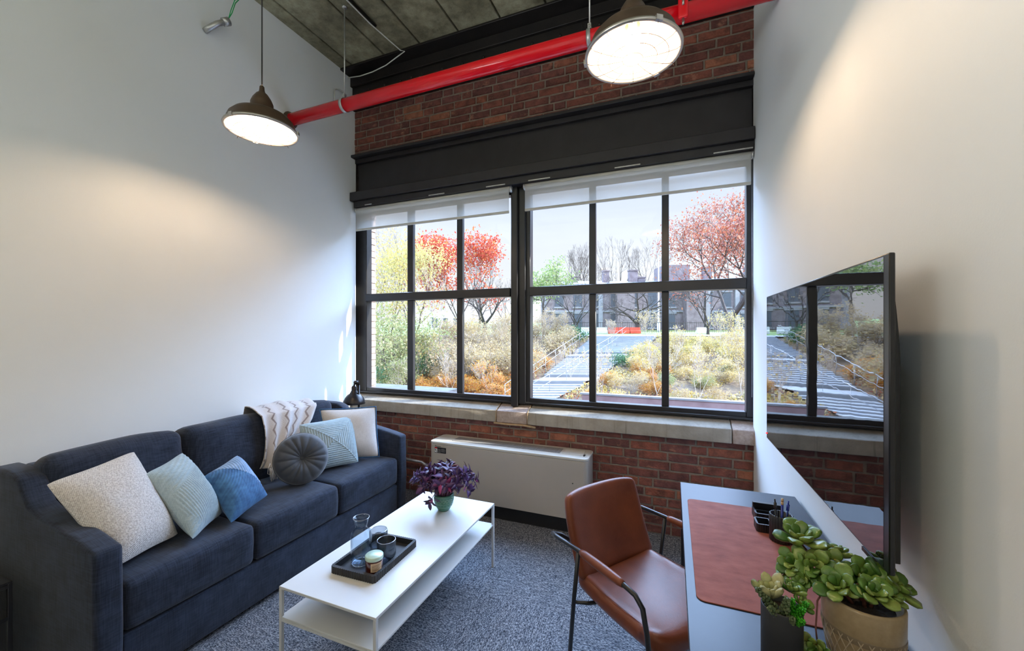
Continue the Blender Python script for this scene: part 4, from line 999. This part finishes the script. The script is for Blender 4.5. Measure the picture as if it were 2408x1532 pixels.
ros = [((-.085, .085, .205), (-.1, -.2, 1), .058), ((-.105, .045, .168), (-.5, -.5, .5), .040), ((-.072, .035, .176), (-.3, -.8, .5), .048), ((-.040, .055, .172), (.0, -.8, .7), .046),
       ((-.020, .105, .175), (.1, .3, 1), .046), ((.012, .022, .176), (.1, -.7, .8), .046), ((.055, .030, .165), (.7, -.2, .9), .055), ((-.045, -.018, .168), (-.4, -.6, .8), .044),
       ((.006, -.030, .172), (.1, -.5, .9), .042), ((.036, -.018, .168), (.4, -.3, .9), .032), ((-.092, -.05, .055), (-.5, -.8, .3), .032),
       ((-.115, .06, .150), (-.8, -.2, .5), .030), ((-.095, .020, .150), (-.5, -.7, .4), .028)]
for i, (c, ax, R2) in enumerate(ros):
    mb = MB(); rosette(mb, c, ax, R2*1.08, 13, rnd, th=.34, w=.34, flat=.7, curl=.02)
    mb.build('rosette', 'succ', sp_)
    b0 = Vector((c[0]*.3, c[1]*.3, .128)); e = Vector(c)-Vector(ax).normalized()*.004; md = (b0+e)/2+Vector((-.006, .004, .012 if c[2] > .12 else .02))
    if c[2] > .1: stm.tube([b0, md, e], [.0042, .0035, .003], 7)
stm.tube([(-.03, .0, .14), (-.066, -.01, .158), (-.085, -.03, .14), (-.092, -.045, .09), (-.09, -.047, .062)], [.002, .0018, .0017, .0016, .0015], 6)
stm.build('stems', 'stem', sp_)
bp = thing('mixed_succulent_pot', 'mixed small succulents in a tall matte black cylinder pot', 'potted plant', (.213, .985, DZ))
MB().lathe([(0, 0), (.036, 0), (.0375, .002), (.0375, .130), (.0365, .132), (.0345, .131), (.034, .118), (0, .117)], seg=56).build('pot', 'matteblack', bp)
MB().lathe([(0, .12), (.0345, .119)], seg=24).build('soil', 'soil', bp)
mb = MB(); rosette(mb, (-.016, .012, .135), (-.15, -.1, 1), .048, 13, rnd, th=.35, w=.24, flat=3.2, curl=.05); mb.build('agave_rosette', 'succpale', bp)
mb = MB(); rosette(mb, (.022, .026, .148), (.3, .1, 1), .032, 12, rnd, th=.4, w=.32); rosette(mb, (.034, .008, .135), (.6, -.3, .8), .026, 10, rnd, th=.4, w=.34); mb.build('jade_rosette', 'succ', bp)
def beads(mb, p0, p1, cnt, R2, ln, w=.35):
    p0, p1 = Vector(p0), Vector(p1); ax = (p1-p0).normalized(); s0 = ax.orthogonal().normalized()
    for k in range(cnt):
        t = k/cnt; out = Matrix.Rotation(k*2.4, 3, ax) @ s0; r = R2*(.6+.4*math.sin(PI*min(1, t*1.3+.1)))
        fatleaf(mb, p0.lerp(p1, t)+out*R2*.15, out*.8+ax*(.4+t), ax, ln*(1-.45*t), ln*w*(1-.3*t), ln*.26, n=4, m_=6)
mb = MB()
beads(mb, (-.012, -.005, .12), (-.046, -.012, .162), 34, .012, .013, .36); beads(mb, (0, -.015, .12), (.004, -.026, .162), 34, .011, .013, .36); beads(mb, (-.01, -.02, .12), (-.028, -.034, .14), 24, .010, .012, .36); beads(mb, (.01, -.025, .118), (.010, -.040, .132), 24, .010, .011, .4)
mb.build('bead_sprigs', 'succgrey', bp)
mb = MB()
for (a, b) in (((.012, -.01, .12), (.014, -.02, .158)), ((.02, -.012, .12), (.030, -.028, .148)), ((.024, .0, .12), (.040, -.008, .150)), ((.018, -.02, .118), (.026, -.042, .132))): beads(mb, a, b, 40, .012, .012, .20)
mb.build('bright_sprigs', 'succbright', bp)
# ------------------------------------------------------------------ outdoors: park slope across from the window
def park(r, u):
    """the park is laid out on axes turned with the street: r along it, u up the slope"""
    return r*CN-u*SN, r*SN+u*CN
def gz(r, u):
    z = -7.44+.207*min(max(u, 14), 33.8)
    if u > 33.8: z += .031*(u-33.8)
    if u < 14: z -= .02*(14-u)
    return z+CAM_H
def bumpy(r, u): return gz(r, u)+(.18*noise.noise(Vector((r*.35, u*.35, 0)))+.06*noise.noise(Vector((r*1.3, u*1.3, 3))) if 12 < u < 33.5 else 0)
def sl(u): return 1.24+(u-22.0)*.486
def sr(u):
    t = [(18.0, 1.0), (19.95, 2.33), (22.9, 4.97), (26.3, 7.1), (30.2, 10.2), (33.8, 12.3), (40, 16)]
    for (a, b), (c, d) in zip(t, t[1:]):
        if u <= c: return b+(d-b)*(u-a)/(c-a)
    return 16
def P3(r, u, z): x, y = park(r, u); return (x, y, z)
mb = MB(); nr, nu = 90, 70; vs = []
for i in range(nu+1):
    u = 9+27*i/nu
    for j in range(nr+1):
        r = -34+72*j/nr; inside = sl(u)-.3 < r < sr(u)+.3 and u > 18.5
        vs.append(P3(r, u, gz(r, u)-.12 if inside else bumpy(r, u)))
mb.add(vs, [(i*(nr+1)+j, i*(nr+1)+j+1, (i+1)*(nr+1)+j+1, (i+1)*(nr+1)+j) for i in range(nu) for j in range(nr)], True)
struct('ground_slope', mb, 'earth', 'leaf strewn park slope beyond the window')
mb = MB(); vs = [P3(r, u, gz(r, u)-.01) for u in (35.2, 38, 60, 160) for r in (-120, 160)]
mb.add(vs, [(0, 1, 3, 2), (2, 3, 5, 4), (4, 5, 7, 6)]); struct('ground_lawn', mb, 'grass', 'flat lawn at the top of the park slope')
mb = MB(); vs = [P3(r, u, gz(r, 33.8)+.03+(u-33.7)*.02) for u in (33.7, 36.5) for r in (-3, 20)]
mb.add(vs, [(0, 1, 3, 2)]); struct('ground_plaza', mb, 'pave', 'pale paved walk at the head of the stairs')
mb = MB(); mb.box(-60, 60, 3.4, 11.5, -4.2, -4.0); struct('ground_street', mb, 'pave', 'street level paving below the window')
# stairs
stt = thing('stone_staircase', 'wide pale outdoor staircase climbing the park slope', 'staircase', P3(4, 22, gz(4, 22)))
o0 = Vector(stt.location); tr_, rs_ = MB(), MB(); u = 18.6; k = 0
while u < 33.7:
    dp = 1.5 if k in (9, 20) else .36; z = gz(0, u+dp/2)+.06
    a = [P3(sl(u), u, z), P3(sr(u), u, z), P3(sr(u+dp), u+dp, z), P3(sl(u+dp), u+dp, z)]
    b = [P3(sl(u), u+.01, z-.5), P3(sr(u), u+.01, z-.5)]
    tr_.add([Vector(v)-o0 for v in a]+[Vector((v[0], v[1], v[2]-.04))-o0 for v in a], [(0, 1, 2, 3), (4, 5, 1, 0), (5, 6, 2, 1), (7, 4, 0, 3)])
    rs_.add([Vector(v)-o0 for v in (b[0], b[1], (a[1][0], a[1][1], z-.04), (a[0][0], a[0][1], z-.04))], [(0, 1, 2, 3)])
    u += dp; k += 1
tr_.build('treads', 'pave', stt); rs_.build('risers', 'riser', stt)
def rail(label, f, us):
    pts = [Vector(P3(f(u), u, gz(0, u)+.98)) for u in us]; t = thing('handrail', label, 'handrail', pts[0])
    MB().tube([p-pts[0] for p in pts], .02, 6).tube([p-pts[0]-Vector((0, 0, .4)) for p in pts], .012, 6).build('rail', 'railmetal', t)
    u = us[0]
    while u <= us[-1]:
        p = Vector(P3(f(u), u, gz(0, u)))-pts[0]; MB().tube([p, p+Vector((0, 0, .98))], .015, 6).build('post', 'railmetal', t); u += 1.6
rail('steel handrail along the left side of the outdoor stairs', lambda u: sl(u)-.12, (19, 21.8, 23.5, 25.2, 28, 33.2))
rail('steel handrail down the middle of the outdoor stairs', lambda u: (sl(u)+sr(u))/2+.2, (19, 21.5, 23, 26, 29, 33))

# near garden wall and roof edge
gw = thing('garden_wall', 'low brick garden wall with pale coping below the right window', 'wall', (2.9, 10.15, -4))
MB().box(-5.0, 6, -.15, -.02, 0, 3.86).build('brick_face', 'gardenbrick', gw)
MB().box(-5.05, 6, -.17, .0, 3.86, 3.90).build('coping', 'coping', gw)
rf = thing('canopy_roof', 'flat grey canopy roof edge low beyond the left window', 'roof', (-9, 8.6, -4))
MB().box(-4, 3.7, -.7, .8, 3.84, 3.92).build('roof_slab', 'darkroof', rf); MB().box(-3.6, 3.3, -.4, .5, 0, 3.84).build('wall', 'mortar', rf)
x, y = park(-6.35, 18.5); tag(MB().tube([(x, y, -2.4), (x, y, -.35)], .05, 8).build('bollard_post', 'polewhite'), 'white post standing low at the left edge of the slope', 'post')
x, y = park(16.5, 45); fp = thing('flagpole', 'tall white flagpole in front of the stone building', 'pole', (x, y, gz(0, 45)))
MB().lathe([(.16, 0), (.16, 1.0), (.09, 1.1), (.05, 8.4), (0, 8.45)], seg=12).build('pole', 'polewhite', fp); MB().lathe([(0, 8.4), (.1, 8.5), (0, 8.6)], seg=10).build('finial', 'polewhite', fp)

# building
def pbox(mb, o0, r0, r1, u0, u1, z0, z1, mi=0):
    vs = [Vector(P3(r, u, z))-o0 for z in (z0, z1) for u in (u0, u1) for r in (r0, r1)]
    return mb.add(vs, [(0, 2, 3, 1), (4, 5, 7, 6), (0, 1, 5, 4), (2, 6, 7, 3), (0, 4, 6, 2), (1, 3, 7, 5)], False, mi)
UB = 52
ms = thing('stone_building', 'long grey purple stone building with chimneys behind the park', 'building', P3(20, UB, gz(0, UB))); o0 = Vector(ms.location); zb = gz(0, UB)
m = MB(); pbox(m, o0, 4.5, 42, UB, UB+10, zb-1, 7.2)
for r in (13.4, 22.2, 31.5): pbox(m, o0, r, r+2.2, UB-1.2, UB, zb-1, 7.2)
m.build('stone_walls', 'stone', ms)
m = MB(); pbox(m, o0, 4.2, 42.3, UB-.4, UB+10.4, 7.2, 7.55); pbox(m, o0, 4.4, 42, UB-.12, UB, 3.9, 4.15); m.build('cornice', 'trimstone', ms)
m = MB(); vs = [Vector(P3(*p))-o0 for p in ((4.2, UB-.4, 7.55), (42.3, UB-.4, 7.55), (42.3, UB+10.4, 7.55), (4.2, UB+10.4, 7.55), (8.5, UB+5, 8.6), (38, UB+5, 8.6))]
m.add(vs, [(0, 1, 5, 4), (1, 2, 5), (2, 3, 4, 5), (3, 0, 4)]); m.build('roof', 'slate', ms)
for r, w, u, h in ((8.1, .7, UB+2, 8.7), (12.35, .8, UB+2, 9.5), (16.2, 1.1, UB+3, 9.75), (17.4, 1.0, UB+3.2, 8.8), (26.0, 1.0, UB+2, 10.0), (31.7, 1.1, UB+2, 10.0)):
    m = MB(); pbox(m, o0, r, r+w, u, u+.9, 7.2, h); pbox(m, o0, r-.06, r+w+.06, u-.06, u+.96, h, h+.15); m.build('chimney', 'stone', ms)
m = MB(); pbox(m, o0, 20.6, 24.0, UB+2, UB+6, 7.2, 10.4); m.build('roof_block', 'stone', ms)
for k in range(15):
    r = 5.6+2.42*k
    for z0, z1 in ((1.9, 3.7), (4.6, 6.5)):
        m = MB(); pbox(m, o0, r-.15, r+1.25, UB-.1, UB+.02, z0-.2, z0); pbox(m, o0, r-.15, r+1.25, UB-.1, UB+.02, z1, z1+.22); w_ = m.build('window_surround', 'trimstone', ms)
        m = MB(); pbox(m, o0, r, r+1.1, UB-.04, UB+.02, z0, z1); m.build('window_pane', 'pane', w_)
for r in (11.2, 19.7, 25.1, 28.9, 35):
    m = MB(); pbox(m, o0, r, r+.55, UB-.3, UB, zb-1, 7.2); m.build('pilaster', 'trimstone', ms)
# pale building far left
wb = thing('pale_building', 'bright pale building far behind the left trees', 'building', P3(-9, 60, 1)); o0 = Vector(wb.location)
m = MB(); pbox(m, o0, -12.5, -7.0, 60, 66, 0, 4.4); m.build('walls', 'whitebldg', wb)
for r in (-12, -10.4, -8.8):
    m = MB(); pbox(m, o0, r, r+.8, 59.96, 60.02, 2.0, 3.4); m.build('window', 'pane', wb)
# fence and barriers
fe = thing('iron_fence', 'dark iron railing fence in front of the stone building', 'fence', P3(12, 43, gz(0, 43))); o0 = Vector(fe.location); zf = gz(0, 43)
m = MB()
for k in range(150):
    r = 4+.24*k; m.tube([Vector(P3(r, 43, zf))-o0, Vector(P3(r, 43, zf+1.15))-o0], .018, 3, False)
for z in (.15, 1.05): m.tube([Vector(P3(4, 43, zf+z))-o0, Vector(P3(40, 43, zf+z))-o0], .03, 4)
m.build('railings', 'barkdark', fe)
for i, r in enumerate((9.0, 10.1, 11.2, 12.3, 7.4, 19.0, 24.6, 26.2)):
    m = MB(); o0 = Vector(P3(r, 40, gz(0, 40))); red_ = i in (1, 2, 3, 6)
    vs = []
    for rr in (-.5, .5):
        for du, z in ((-.25, 0), (-.25, .25), (-.08, .35), (-.06, .62), (.06, .62), (.08, .35), (.25, .25), (.25, 0)): x, y = park(rr*1.02, du); vs.append((x, y, z))
    m.add(vs, [tuple(range(8)), tuple(range(15, 7, -1))]+[(i_, 8+i_, 8+(i_+1) % 8, (i_+1) % 8) for i_ in range(8)])
    tag(m.build('road_barrier', 'barrier' if red_ else 'barrierwhite', loc=o0), ['white plastic road barrier at the left end of the line', 'orange red road barrier, leftmost of the red ones at the stair head', 'orange red road barrier in the middle at the stair head', 'orange red road barrier, right end of the red three', 'white plastic road barrier apart from the line, left of it', 'white plastic road barrier right of the flagpole', 'orange red road barrier below the big red oak', 'white plastic road barrier right of the lone red one'][i], 'road barrier', 'road barriers along the top of the slope')

# trees
def grow(mb, rnd, p, d, ln, r, lvl, tips, spread=.6, up=.15, kids=(2, 3), shrink=.72, seg=3, minr=.006, side=3):
    pts = [p]; q = Vector(p); dd = Vector(d)
    for k in range(seg):
        dd = (dd+Vector((rnd.uniform(-.16, .16), rnd.uniform(-.16, .16), rnd.uniform(-.08, .12)+up*.25))).normalized(); q = q+dd*ln/seg; pts.append(q)
    r1 = max(minr, r*.66); mb.tube(pts, [r+(r1-r)*k/seg for k in range(seg+1)], side, False)
    if lvl == 0: tips.append((q, dd)); return
    if lvl <= 2: tips.append((pts[-2], dd))
    n = rnd.choice(kids) if lvl > 0 else 0
    for k in range(n):
        an = 2*PI*(k+rnd.random()*.6)/n; s = Matrix.Rotation(an, 3, dd) @ dd.orthogonal().normalized(); sp = spread*rnd.uniform(.6, 1.25) if k else spread*.35
        nd = (dd*math.cos(sp)+s*math.sin(sp)+Vector((0, 0, up))).normalized()
        grow(mb, rnd, q, nd, ln*shrink*rnd.uniform(.8, 1.15), r1*rnd.uniform(.75, .95), lvl-1, tips, spread, up, kids, shrink, seg, minr, side)
    if lvl >= 2:
        m_ = pts[seg//2+1]; s = Matrix.Rotation(rnd.random()*6.3, 3, dd) @ dd.orthogonal().normalized()
        grow(mb, rnd, m_, (dd*.6+s*.8+Vector((0, 0, up))).normalized(), ln*shrink*.7, r1*.6, lvl-2 if lvl > 2 else 0, tips, spread, up, kids, shrink, seg, minr, side)
def leaves(tips, rnd, per, size, rad, keep=1.0, cond=None):
    mb = MB()
    for p, d in tips:
        if rnd.random() > keep or (cond and not cond(p)): continue
        for k in range(per):
            c = p+Vector((rnd.gauss(0, rad), rnd.gauss(0, rad), rnd.gauss(0, rad*.8)))
            a = Vector((rnd.gauss(0, 1), rnd.gauss(0, 1), rnd.gauss(0, 1))).normalized(); b = a.orthogonal().normalized(); s = size*rnd.uniform(.6, 1.3)
            mb.add([c-a*s, c+b*s*.55, c+a*s, c-b*s*.55], [(0, 1, 2, 3)])
    return mb
def tree(name, label, cat, r, u, h, seed, bark, leaf=None, lvl=5, spread=.6, up=.12, per=3, size=.1, rad=.25, keep=1, trunk=.25, tr_r=None, kids=(2, 3), shrink=.72, group=None, cond=None, fol='foliage', tips_r=.006, multi=1, lean=0):
    rnd = random.Random(seed); base = Vector(P3(r, u, (bumpy(r, u) if u < 34 else gz(r, u))-.05)); t = thing(name, label, cat, base, group=group)
    mb = MB(); tips = []; tot = sum(shrink**k for k in range(1, lvl+1)); L0 = h*(1-trunk)/tot*1.15
    for q in range(multi):
        d = Vector((rnd.uniform(-.3, .3)*(multi > 1)+lean, rnd.uniform(-.3, .3)*(multi > 1), 1)).normalized(); b = d*h*trunk; R0 = tr_r or h*.018
        mb.tube([Vector((0, 0, 0)), b*.5+Vector((rnd.uniform(-.03, .03)*h*.3, 0, 0)), b], [R0*1.25, R0*1.05, R0], 6, False)
        n = 3
        for k in range(n):
            an = 2*PI*(k+rnd.random()*.5)/n; s = Vector((math.cos(an), math.sin(an), 0)); sp = spread*rnd.uniform(.6, 1.1)
            grow(mb, rnd, b, (d*math.cos(sp)+s*math.sin(sp)).normalized(), L0*rnd.uniform(.85, 1.1), R0*.72, lvl-1, tips, spread, up, kids, shrink, minr=tips_r)
    zmax = max(p.z for p, _ in tips); k = h/zmax
    mb.v = [tuple(Vector(v)*k) for v in mb.v]; tips = [(p*k, d) for p, d in tips]
    mb.build('trunk_and_branches', bark, t)
    if leaf: f = leaves(tips, rnd, per, size, rad, keep, cond).build(fol, leaf, t); f['kind'] = 'stuff'
    return t
RP = lambda px, u: (px-1204)/940*u
tree('oak_tree', 'tall red leaved oak at the right edge of the window', 'tree', RP(1718, 33), 33, 12.6, 11, 'barkdark', 'lred', 6, .72, .05, 8, .115, .42, 1, .16, .34, kids=(3, 3), shrink=.74)
tree('maple_tree', 'scarlet leaved tree rising behind the left trees', 'tree', RP(1080, 40), 40, 10.5, 5, 'bark', 'lred2', 6, .62, .10, 7, .13, .40, .9, .16, kids=(3, 3))
tree('yellow_tree', 'tall yellow leaved tree at the far left of the window', 'tree', RP(895, 25), 25, 7.6, 21, 'bark', 'lyel', 6, .6, .08, 9, .08, .36, 1, .1)
tree('yellow_tree', 'yellow green leaved tree beside the left brick reveal, lower one', 'tree', RP(925, 21), 21, 4.6, 22, 'bark', 'lgrn', 6, .65, .0, 7, .07, .32, .9, .08)
tree('yellow_tree', 'loose yellow tree behind the second column of left panes', 'tree', RP(968, 29), 29, 8.2, 23, 'bark', 'lyel', 6, .6, .10, 6, .08, .36, .9, .12)
tree('russet_tree', 'thin russet leaved tree top at the far upper left', 'tree', RP(870, 34), 34, 10.0, 26, 'bark', 'ltan', 6, .55, .12, 5, .08, .35, .9, .12)
tree('bare_tree', 'pale barked bare tree in the middle left pane', 'bare tree', RP(1018, 24), 24, 6.6, 31, 'barkpale', 'lgold', 6, .45, .16, 1, .05, .2, .12, .32, .10)
tree('bare_tree', 'dark bare oak on the crest left of the centre post', 'bare tree', RP(1140, 39), 39, 5.6, 33, 'barkdark', None, 6, .72, .02, trunk=.25, tr_r=.28)
tree('bare_tree', 'fine twigged bare tree behind the scarlet tree', 'bare tree', RP(1128, 50), 50, 12, 34, 'bark', None, 6, .45, .15, trunk=.3, tips_r=.012)
tree('bare_tree', 'small bare crown just left of the centre post', 'bare tree', RP(1190, 44), 44, 6.5, 35, 'bark', 'ltan', 6, .5, .15, 1, .06, .3, .3, trunk=.2)
tree('pine_tree', 'yellow green pine just right of the centre post', 'pine', RP(1278, 36), 36, 6.8, 41, 'bark', 'lpine', 5, .75, .0, 14, .10, .34, .9, .45, .16, cond=lambda p: p.z > 3.4)
tree('bare_tree', 'bare street tree behind the building roof, left one of the near pair', 'bare tree', RP(1352, 66), 66, 13.6, 51, 'bark', None, 6, .42, .16, trunk=.42, tips_r=.014, tr_r=.2)
tree('bare_tree', 'bare street tree behind the roof beside the first mullion', 'bare tree', RP(1384, 66), 66, 14.0, 52, 'bark', None, 6, .42, .16, trunk=.4, tips_r=.014, tr_r=.2)
tree('bare_tree', 'full round bare tree over the roof in the middle pane, left of two', 'bare tree', RP(1458, 66), 66, 15.6, 53, 'bark', None, 6, .48, .13, trunk=.4, tips_r=.014, tr_r=.22)
tree('bare_tree', 'full round bare tree over the roof in the middle pane, right of two', 'bare tree', RP(1524, 66), 66, 15.8, 54, 'bark', None, 6, .48, .13, trunk=.4, tips_r=.014, tr_r=.22)
tree('bare_tree', 'thick trunked spreading bare oak in front of the stone building', 'bare tree', RP(1500, 41), 41, 5.4, 61, 'barkdark', None, 6, .85, -.02, trunk=.22, tr_r=.36)
tree('bare_tree', 'two stemmed bare tree right of the pine', 'bare tree', RP(1352, 38), 38, 6.4, 62, 'barkdark', 'ltan', 6, .6, .05, 1, .06, .25, .15, trunk=.25, multi=2)
tree('bare_tree', 'bare low branching tree under the red oak', 'bare tree', RP(1665, 38), 38, 6.0, 64, 'barkdark', None, 6, .8, .03, trunk=.15, tr_r=.2)
tree('evergreen_shrub', 'round dark green shrub at the foot of the pale bare tree', 'shrub', RP(1012, 24), 23.2, 1.7, 71, 'bark', 'ldark', 4, .8, .0, 16, .06, .20, 1, .08)
tree('evergreen_shrub', 'dark blue green shrub beside the left reveal', 'shrub', RP(890, 21), 20.2, 1.5, 72, 'bark', 'ldark', 4, .8, .0, 14, .06, .2, 1, .08)
tree('evergreen_shrub', 'dark shrub at the left of the stair head', 'shrub', RP(1350, 32), 32, 1.1, 73, 'bark', 'ldark', 4, .9, .0, 14, .06, .22, 1, .08)
tree('evergreen_shrub', 'small green shrub on the slope right of the stairs', 'shrub', RP(1478, 24), 25, .7, 74, 'bark', 'ldark', 4, .9, .0, 14, .05, .2, 1, .08)
for i, (px_, u, h, lf_, kp, br, lb) in enumerate([
    (1643, 18.5, 3.5, 'lgold', .55, 'barkpale', 'yellow leaved sapling in the middle of the lower right pane'),
    (1742, 20, 3.9, 'lgold', .9, 'barkpale', 'dense gold leaved sapling at the right edge of the lower right pane'),
    (1712, 25, 3.6, 'lyel', .9, 'barkpale', 'yellow sapling below the red oak trunk'),
    (1592, 25, 2.7, 'lgold', .3, 'barkpale', 'pale sapling beside the right mullion, up the slope'),
    (1545, 19.5, 3.3, 'lgold', .12, 'barkpale', 'nearly bare white sapling right of the stairs, the taller one'),
    (1412, 19.0, 2.9, 'lgold', .1, 'barkpale', 'nearly bare white sapling right beside the first mullion'),
    (1342, 22, 2.4, 'lgold', .08, 'barkpale', 'bare sapling standing in front of the lower stairs'),
    (1440, 30, 2.2, 'ltan', .2, 'barkpale', 'thin sapling with few leaves at the upper stairs'),
    (1520, 30, 2.8, 'lgold', .35, 'barkpale', 'pale sapling in front of the spreading bare oak'),
    (1275, 30, 3.0, 'ltan', .6, 'barkpale', 'tan leaved sapling below the pine'),
    (1318, 31, 2.6, 'ltan', .5, 'barkpale', 'tan leaved sapling left of the stair head'),
    (1180, 26, 3.2, 'ltan', .35, 'barkpale', 'thin tan sapling next to the centre post, left side'),
    (1150, 20, 2.0, 'lorange', .3, 'barkpale', 'thin sapling low in the third left pane'),
    (1055, 19.5, 2.6, 'ltan', .15, 'barkpale', 'thin bare sapling low in the second left pane'),
    (1100, 27, 3.2, 'lgold', .5, 'barkpale', 'gold flecked sapling right of the left window mullion'),
    (985, 22, 3.0, 'lyel', .6, 'barkpale', 'yellow flecked sapling beside the first left mullion'),
    (940, 18.5, 2.6, 'lgrn', .9, 'barkpale', 'green leaved sapling low in the first left pane'),
    (1225, 28, 3.0, 'ltan', .5, 'barkpale', 'tan sapling hidden partly by the centre post')]):
    tree('sapling', lb, 'sapling', RP(px_, u), u, h, 100+i, br, lf_, 6, .42, .18, 2, .045, .10, kp, .22, .03, tips_r=.007)
# low twiggy shrubs, one prototype per colour then copies
def shrubset(leaf, lab, group, spots, seed, h=1.3, bark='barkpale', per=2, size=.05):
    p0 = None; cnt = 0
    for (px_, u, s) in spots:
        r = RP(px_, u)
        if u > 18.5 and sl(u)-.7 < r < sr(u)+.5: continue
        if p0 is None:
            p0 = tree('low_shrub', lab, 'shrub', r, u, h, seed, bark, leaf, 5, .75, .05, per, size, .12, .9, .05, .025, group=group, tips_r=.006, multi=2); c = p0
        else: c = copy_tree(p0)
        c.location = Vector(P3(r, u, bumpy(r, u)-.05)); c.rotation_euler = (0, 0, (px_*7.3+u) % 6.28); c.scale = (s, s, s)
rnd = random.Random(77)
shrubset('ltan', 'twiggy tan leaved shrub on the bank between the centre post and the stairs', 'tan shrubs left of the stairs', [(rnd.uniform(1240, 1360), rnd.uniform(24, 33), rnd.uniform(.9, 1.5)) for k in range(16)], 201)
shrubset('ltan', 'twiggy tan shrub on the bank seen through the left window', 'tan shrubs beyond the left window', [(rnd.uniform(1040, 1215), rnd.uniform(22, 34), rnd.uniform(.9, 1.6)) for k in range(24)], 202)
shrubset('lorange', 'low orange leaved shrub at the foot of the slope beyond the left window', 'orange shrubs beyond the left window', [(rnd.uniform(990, 1215), rnd.uniform(18, 21.5), rnd.uniform(.4, .75)) for k in range(22)], 203, size=.06, per=3)
shrubset('lorange', 'low orange leaved shrub beside the left handrail of the stairs', 'orange shrubs by the handrail', [(rnd.uniform(1235, 1300), rnd.uniform(21, 26), rnd.uniform(.5, .8)) for k in range(10)], 204, size=.06, per=3)
shrubset('lgold', 'low golden shrub on the slope beyond the right window', 'golden shrubs beyond the right window', [(rnd.uniform(1440, 1760), rnd.uniform(18, 29), rnd.uniform(.5, 1.0)) for k in range(22)], 205, per=2)
shrubset('lyel', 'low yellow leaved shrub high on the slope right of the stairs', 'yellow shrubs high on the right slope', [(rnd.uniform(1500, 1765), rnd.uniform(25, 32.5), rnd.uniform(.7, 1.2)) for k in range(18)], 208, per=2)
shrubset('ltan', 'twiggy tan shrub among the golden ones on the right slope', 'tan shrubs on the right slope', [(rnd.uniform(1460, 1760), rnd.uniform(18, 31), rnd.uniform(.5, .9)) for k in range(16)], 209, per=2)
shrubset('lgrn', 'low green shrub at the foot of the right slope', 'green shrubs on the right slope', [(rnd.uniform(1560, 1765), rnd.uniform(17, 23), rnd.uniform(.35, .7)) for k in range(9)], 210, per=3)
shrubset('lorange', 'low rust coloured shrub on the slope right of the stairs', 'rust shrubs right of the stairs', [(rnd.uniform(1380, 1600), rnd.uniform(17.5, 25), rnd.uniform(.35, .6)) for k in range(16)], 206, size=.055, per=3)
shrubset('lgrn', 'low yellow green shrub at the left edge of the view', 'green shrubs at the left edge', [(rnd.uniform(868, 985), rnd.uniform(19, 27), rnd.uniform(.8, 1.5)) for k in range(18)], 207, per=3)
# leaf litter and ground cover
def litter(name, leaf, label, n, region, size, seed):
    rnd = random.Random(seed); mb = MB(); k = 0
    while k < n:
        px_, u = rnd.uniform(*region[:2]), rnd.uniform(*region[2:]); r = RP(px_, u)
        if u > 18.5 and sl(u)-.2 < r < sr(u)+.2: k += 1; continue
        if noise.noise(Vector((r*.5+seed, u*.5, 0))) < -.05: k += 1; continue
        c = Vector(P3(r, u, bumpy(r, u)+rnd.random()**2*.22)); a = Vector((rnd.gauss(0, 1), rnd.gauss(0, 1), rnd.gauss(0, .7))).normalized(); b = a.orthogonal().normalized(); s = size*rnd.uniform(.6, 1.3)
        mb.add([c-a*s, c+b*s*.6, c+a*s, c-b*s*.6], [(0, 1, 2, 3)]); k += 1
    tag(mb.build(name, leaf), label, 'ground cover', kind='stuff')
litter('orange_groundcover', 'lorange', 'orange ground cover on the slope beyond the left window', 12000, (960, 1240, 17, 25), .065, 1)
litter('gold_groundcover', 'lgold', 'golden ground cover and fallen leaves across the right slope', 24000, (1330, 1790, 16, 33), .075, 2)
litter('tan_groundcover', 'ltan', 'tan dry leaves over the whole slope', 20000, (860, 1790, 16, 34), .06, 3)
litter('green_groundcover', 'lgrn', 'green low plants at the left foot of the slope', 6000, (860, 990, 16, 25), .05, 4)
litter('rust_groundcover', 'lred', 'rust coloured low plants beside the stairs', 4000, (1230, 1560, 16, 25), .05, 5)
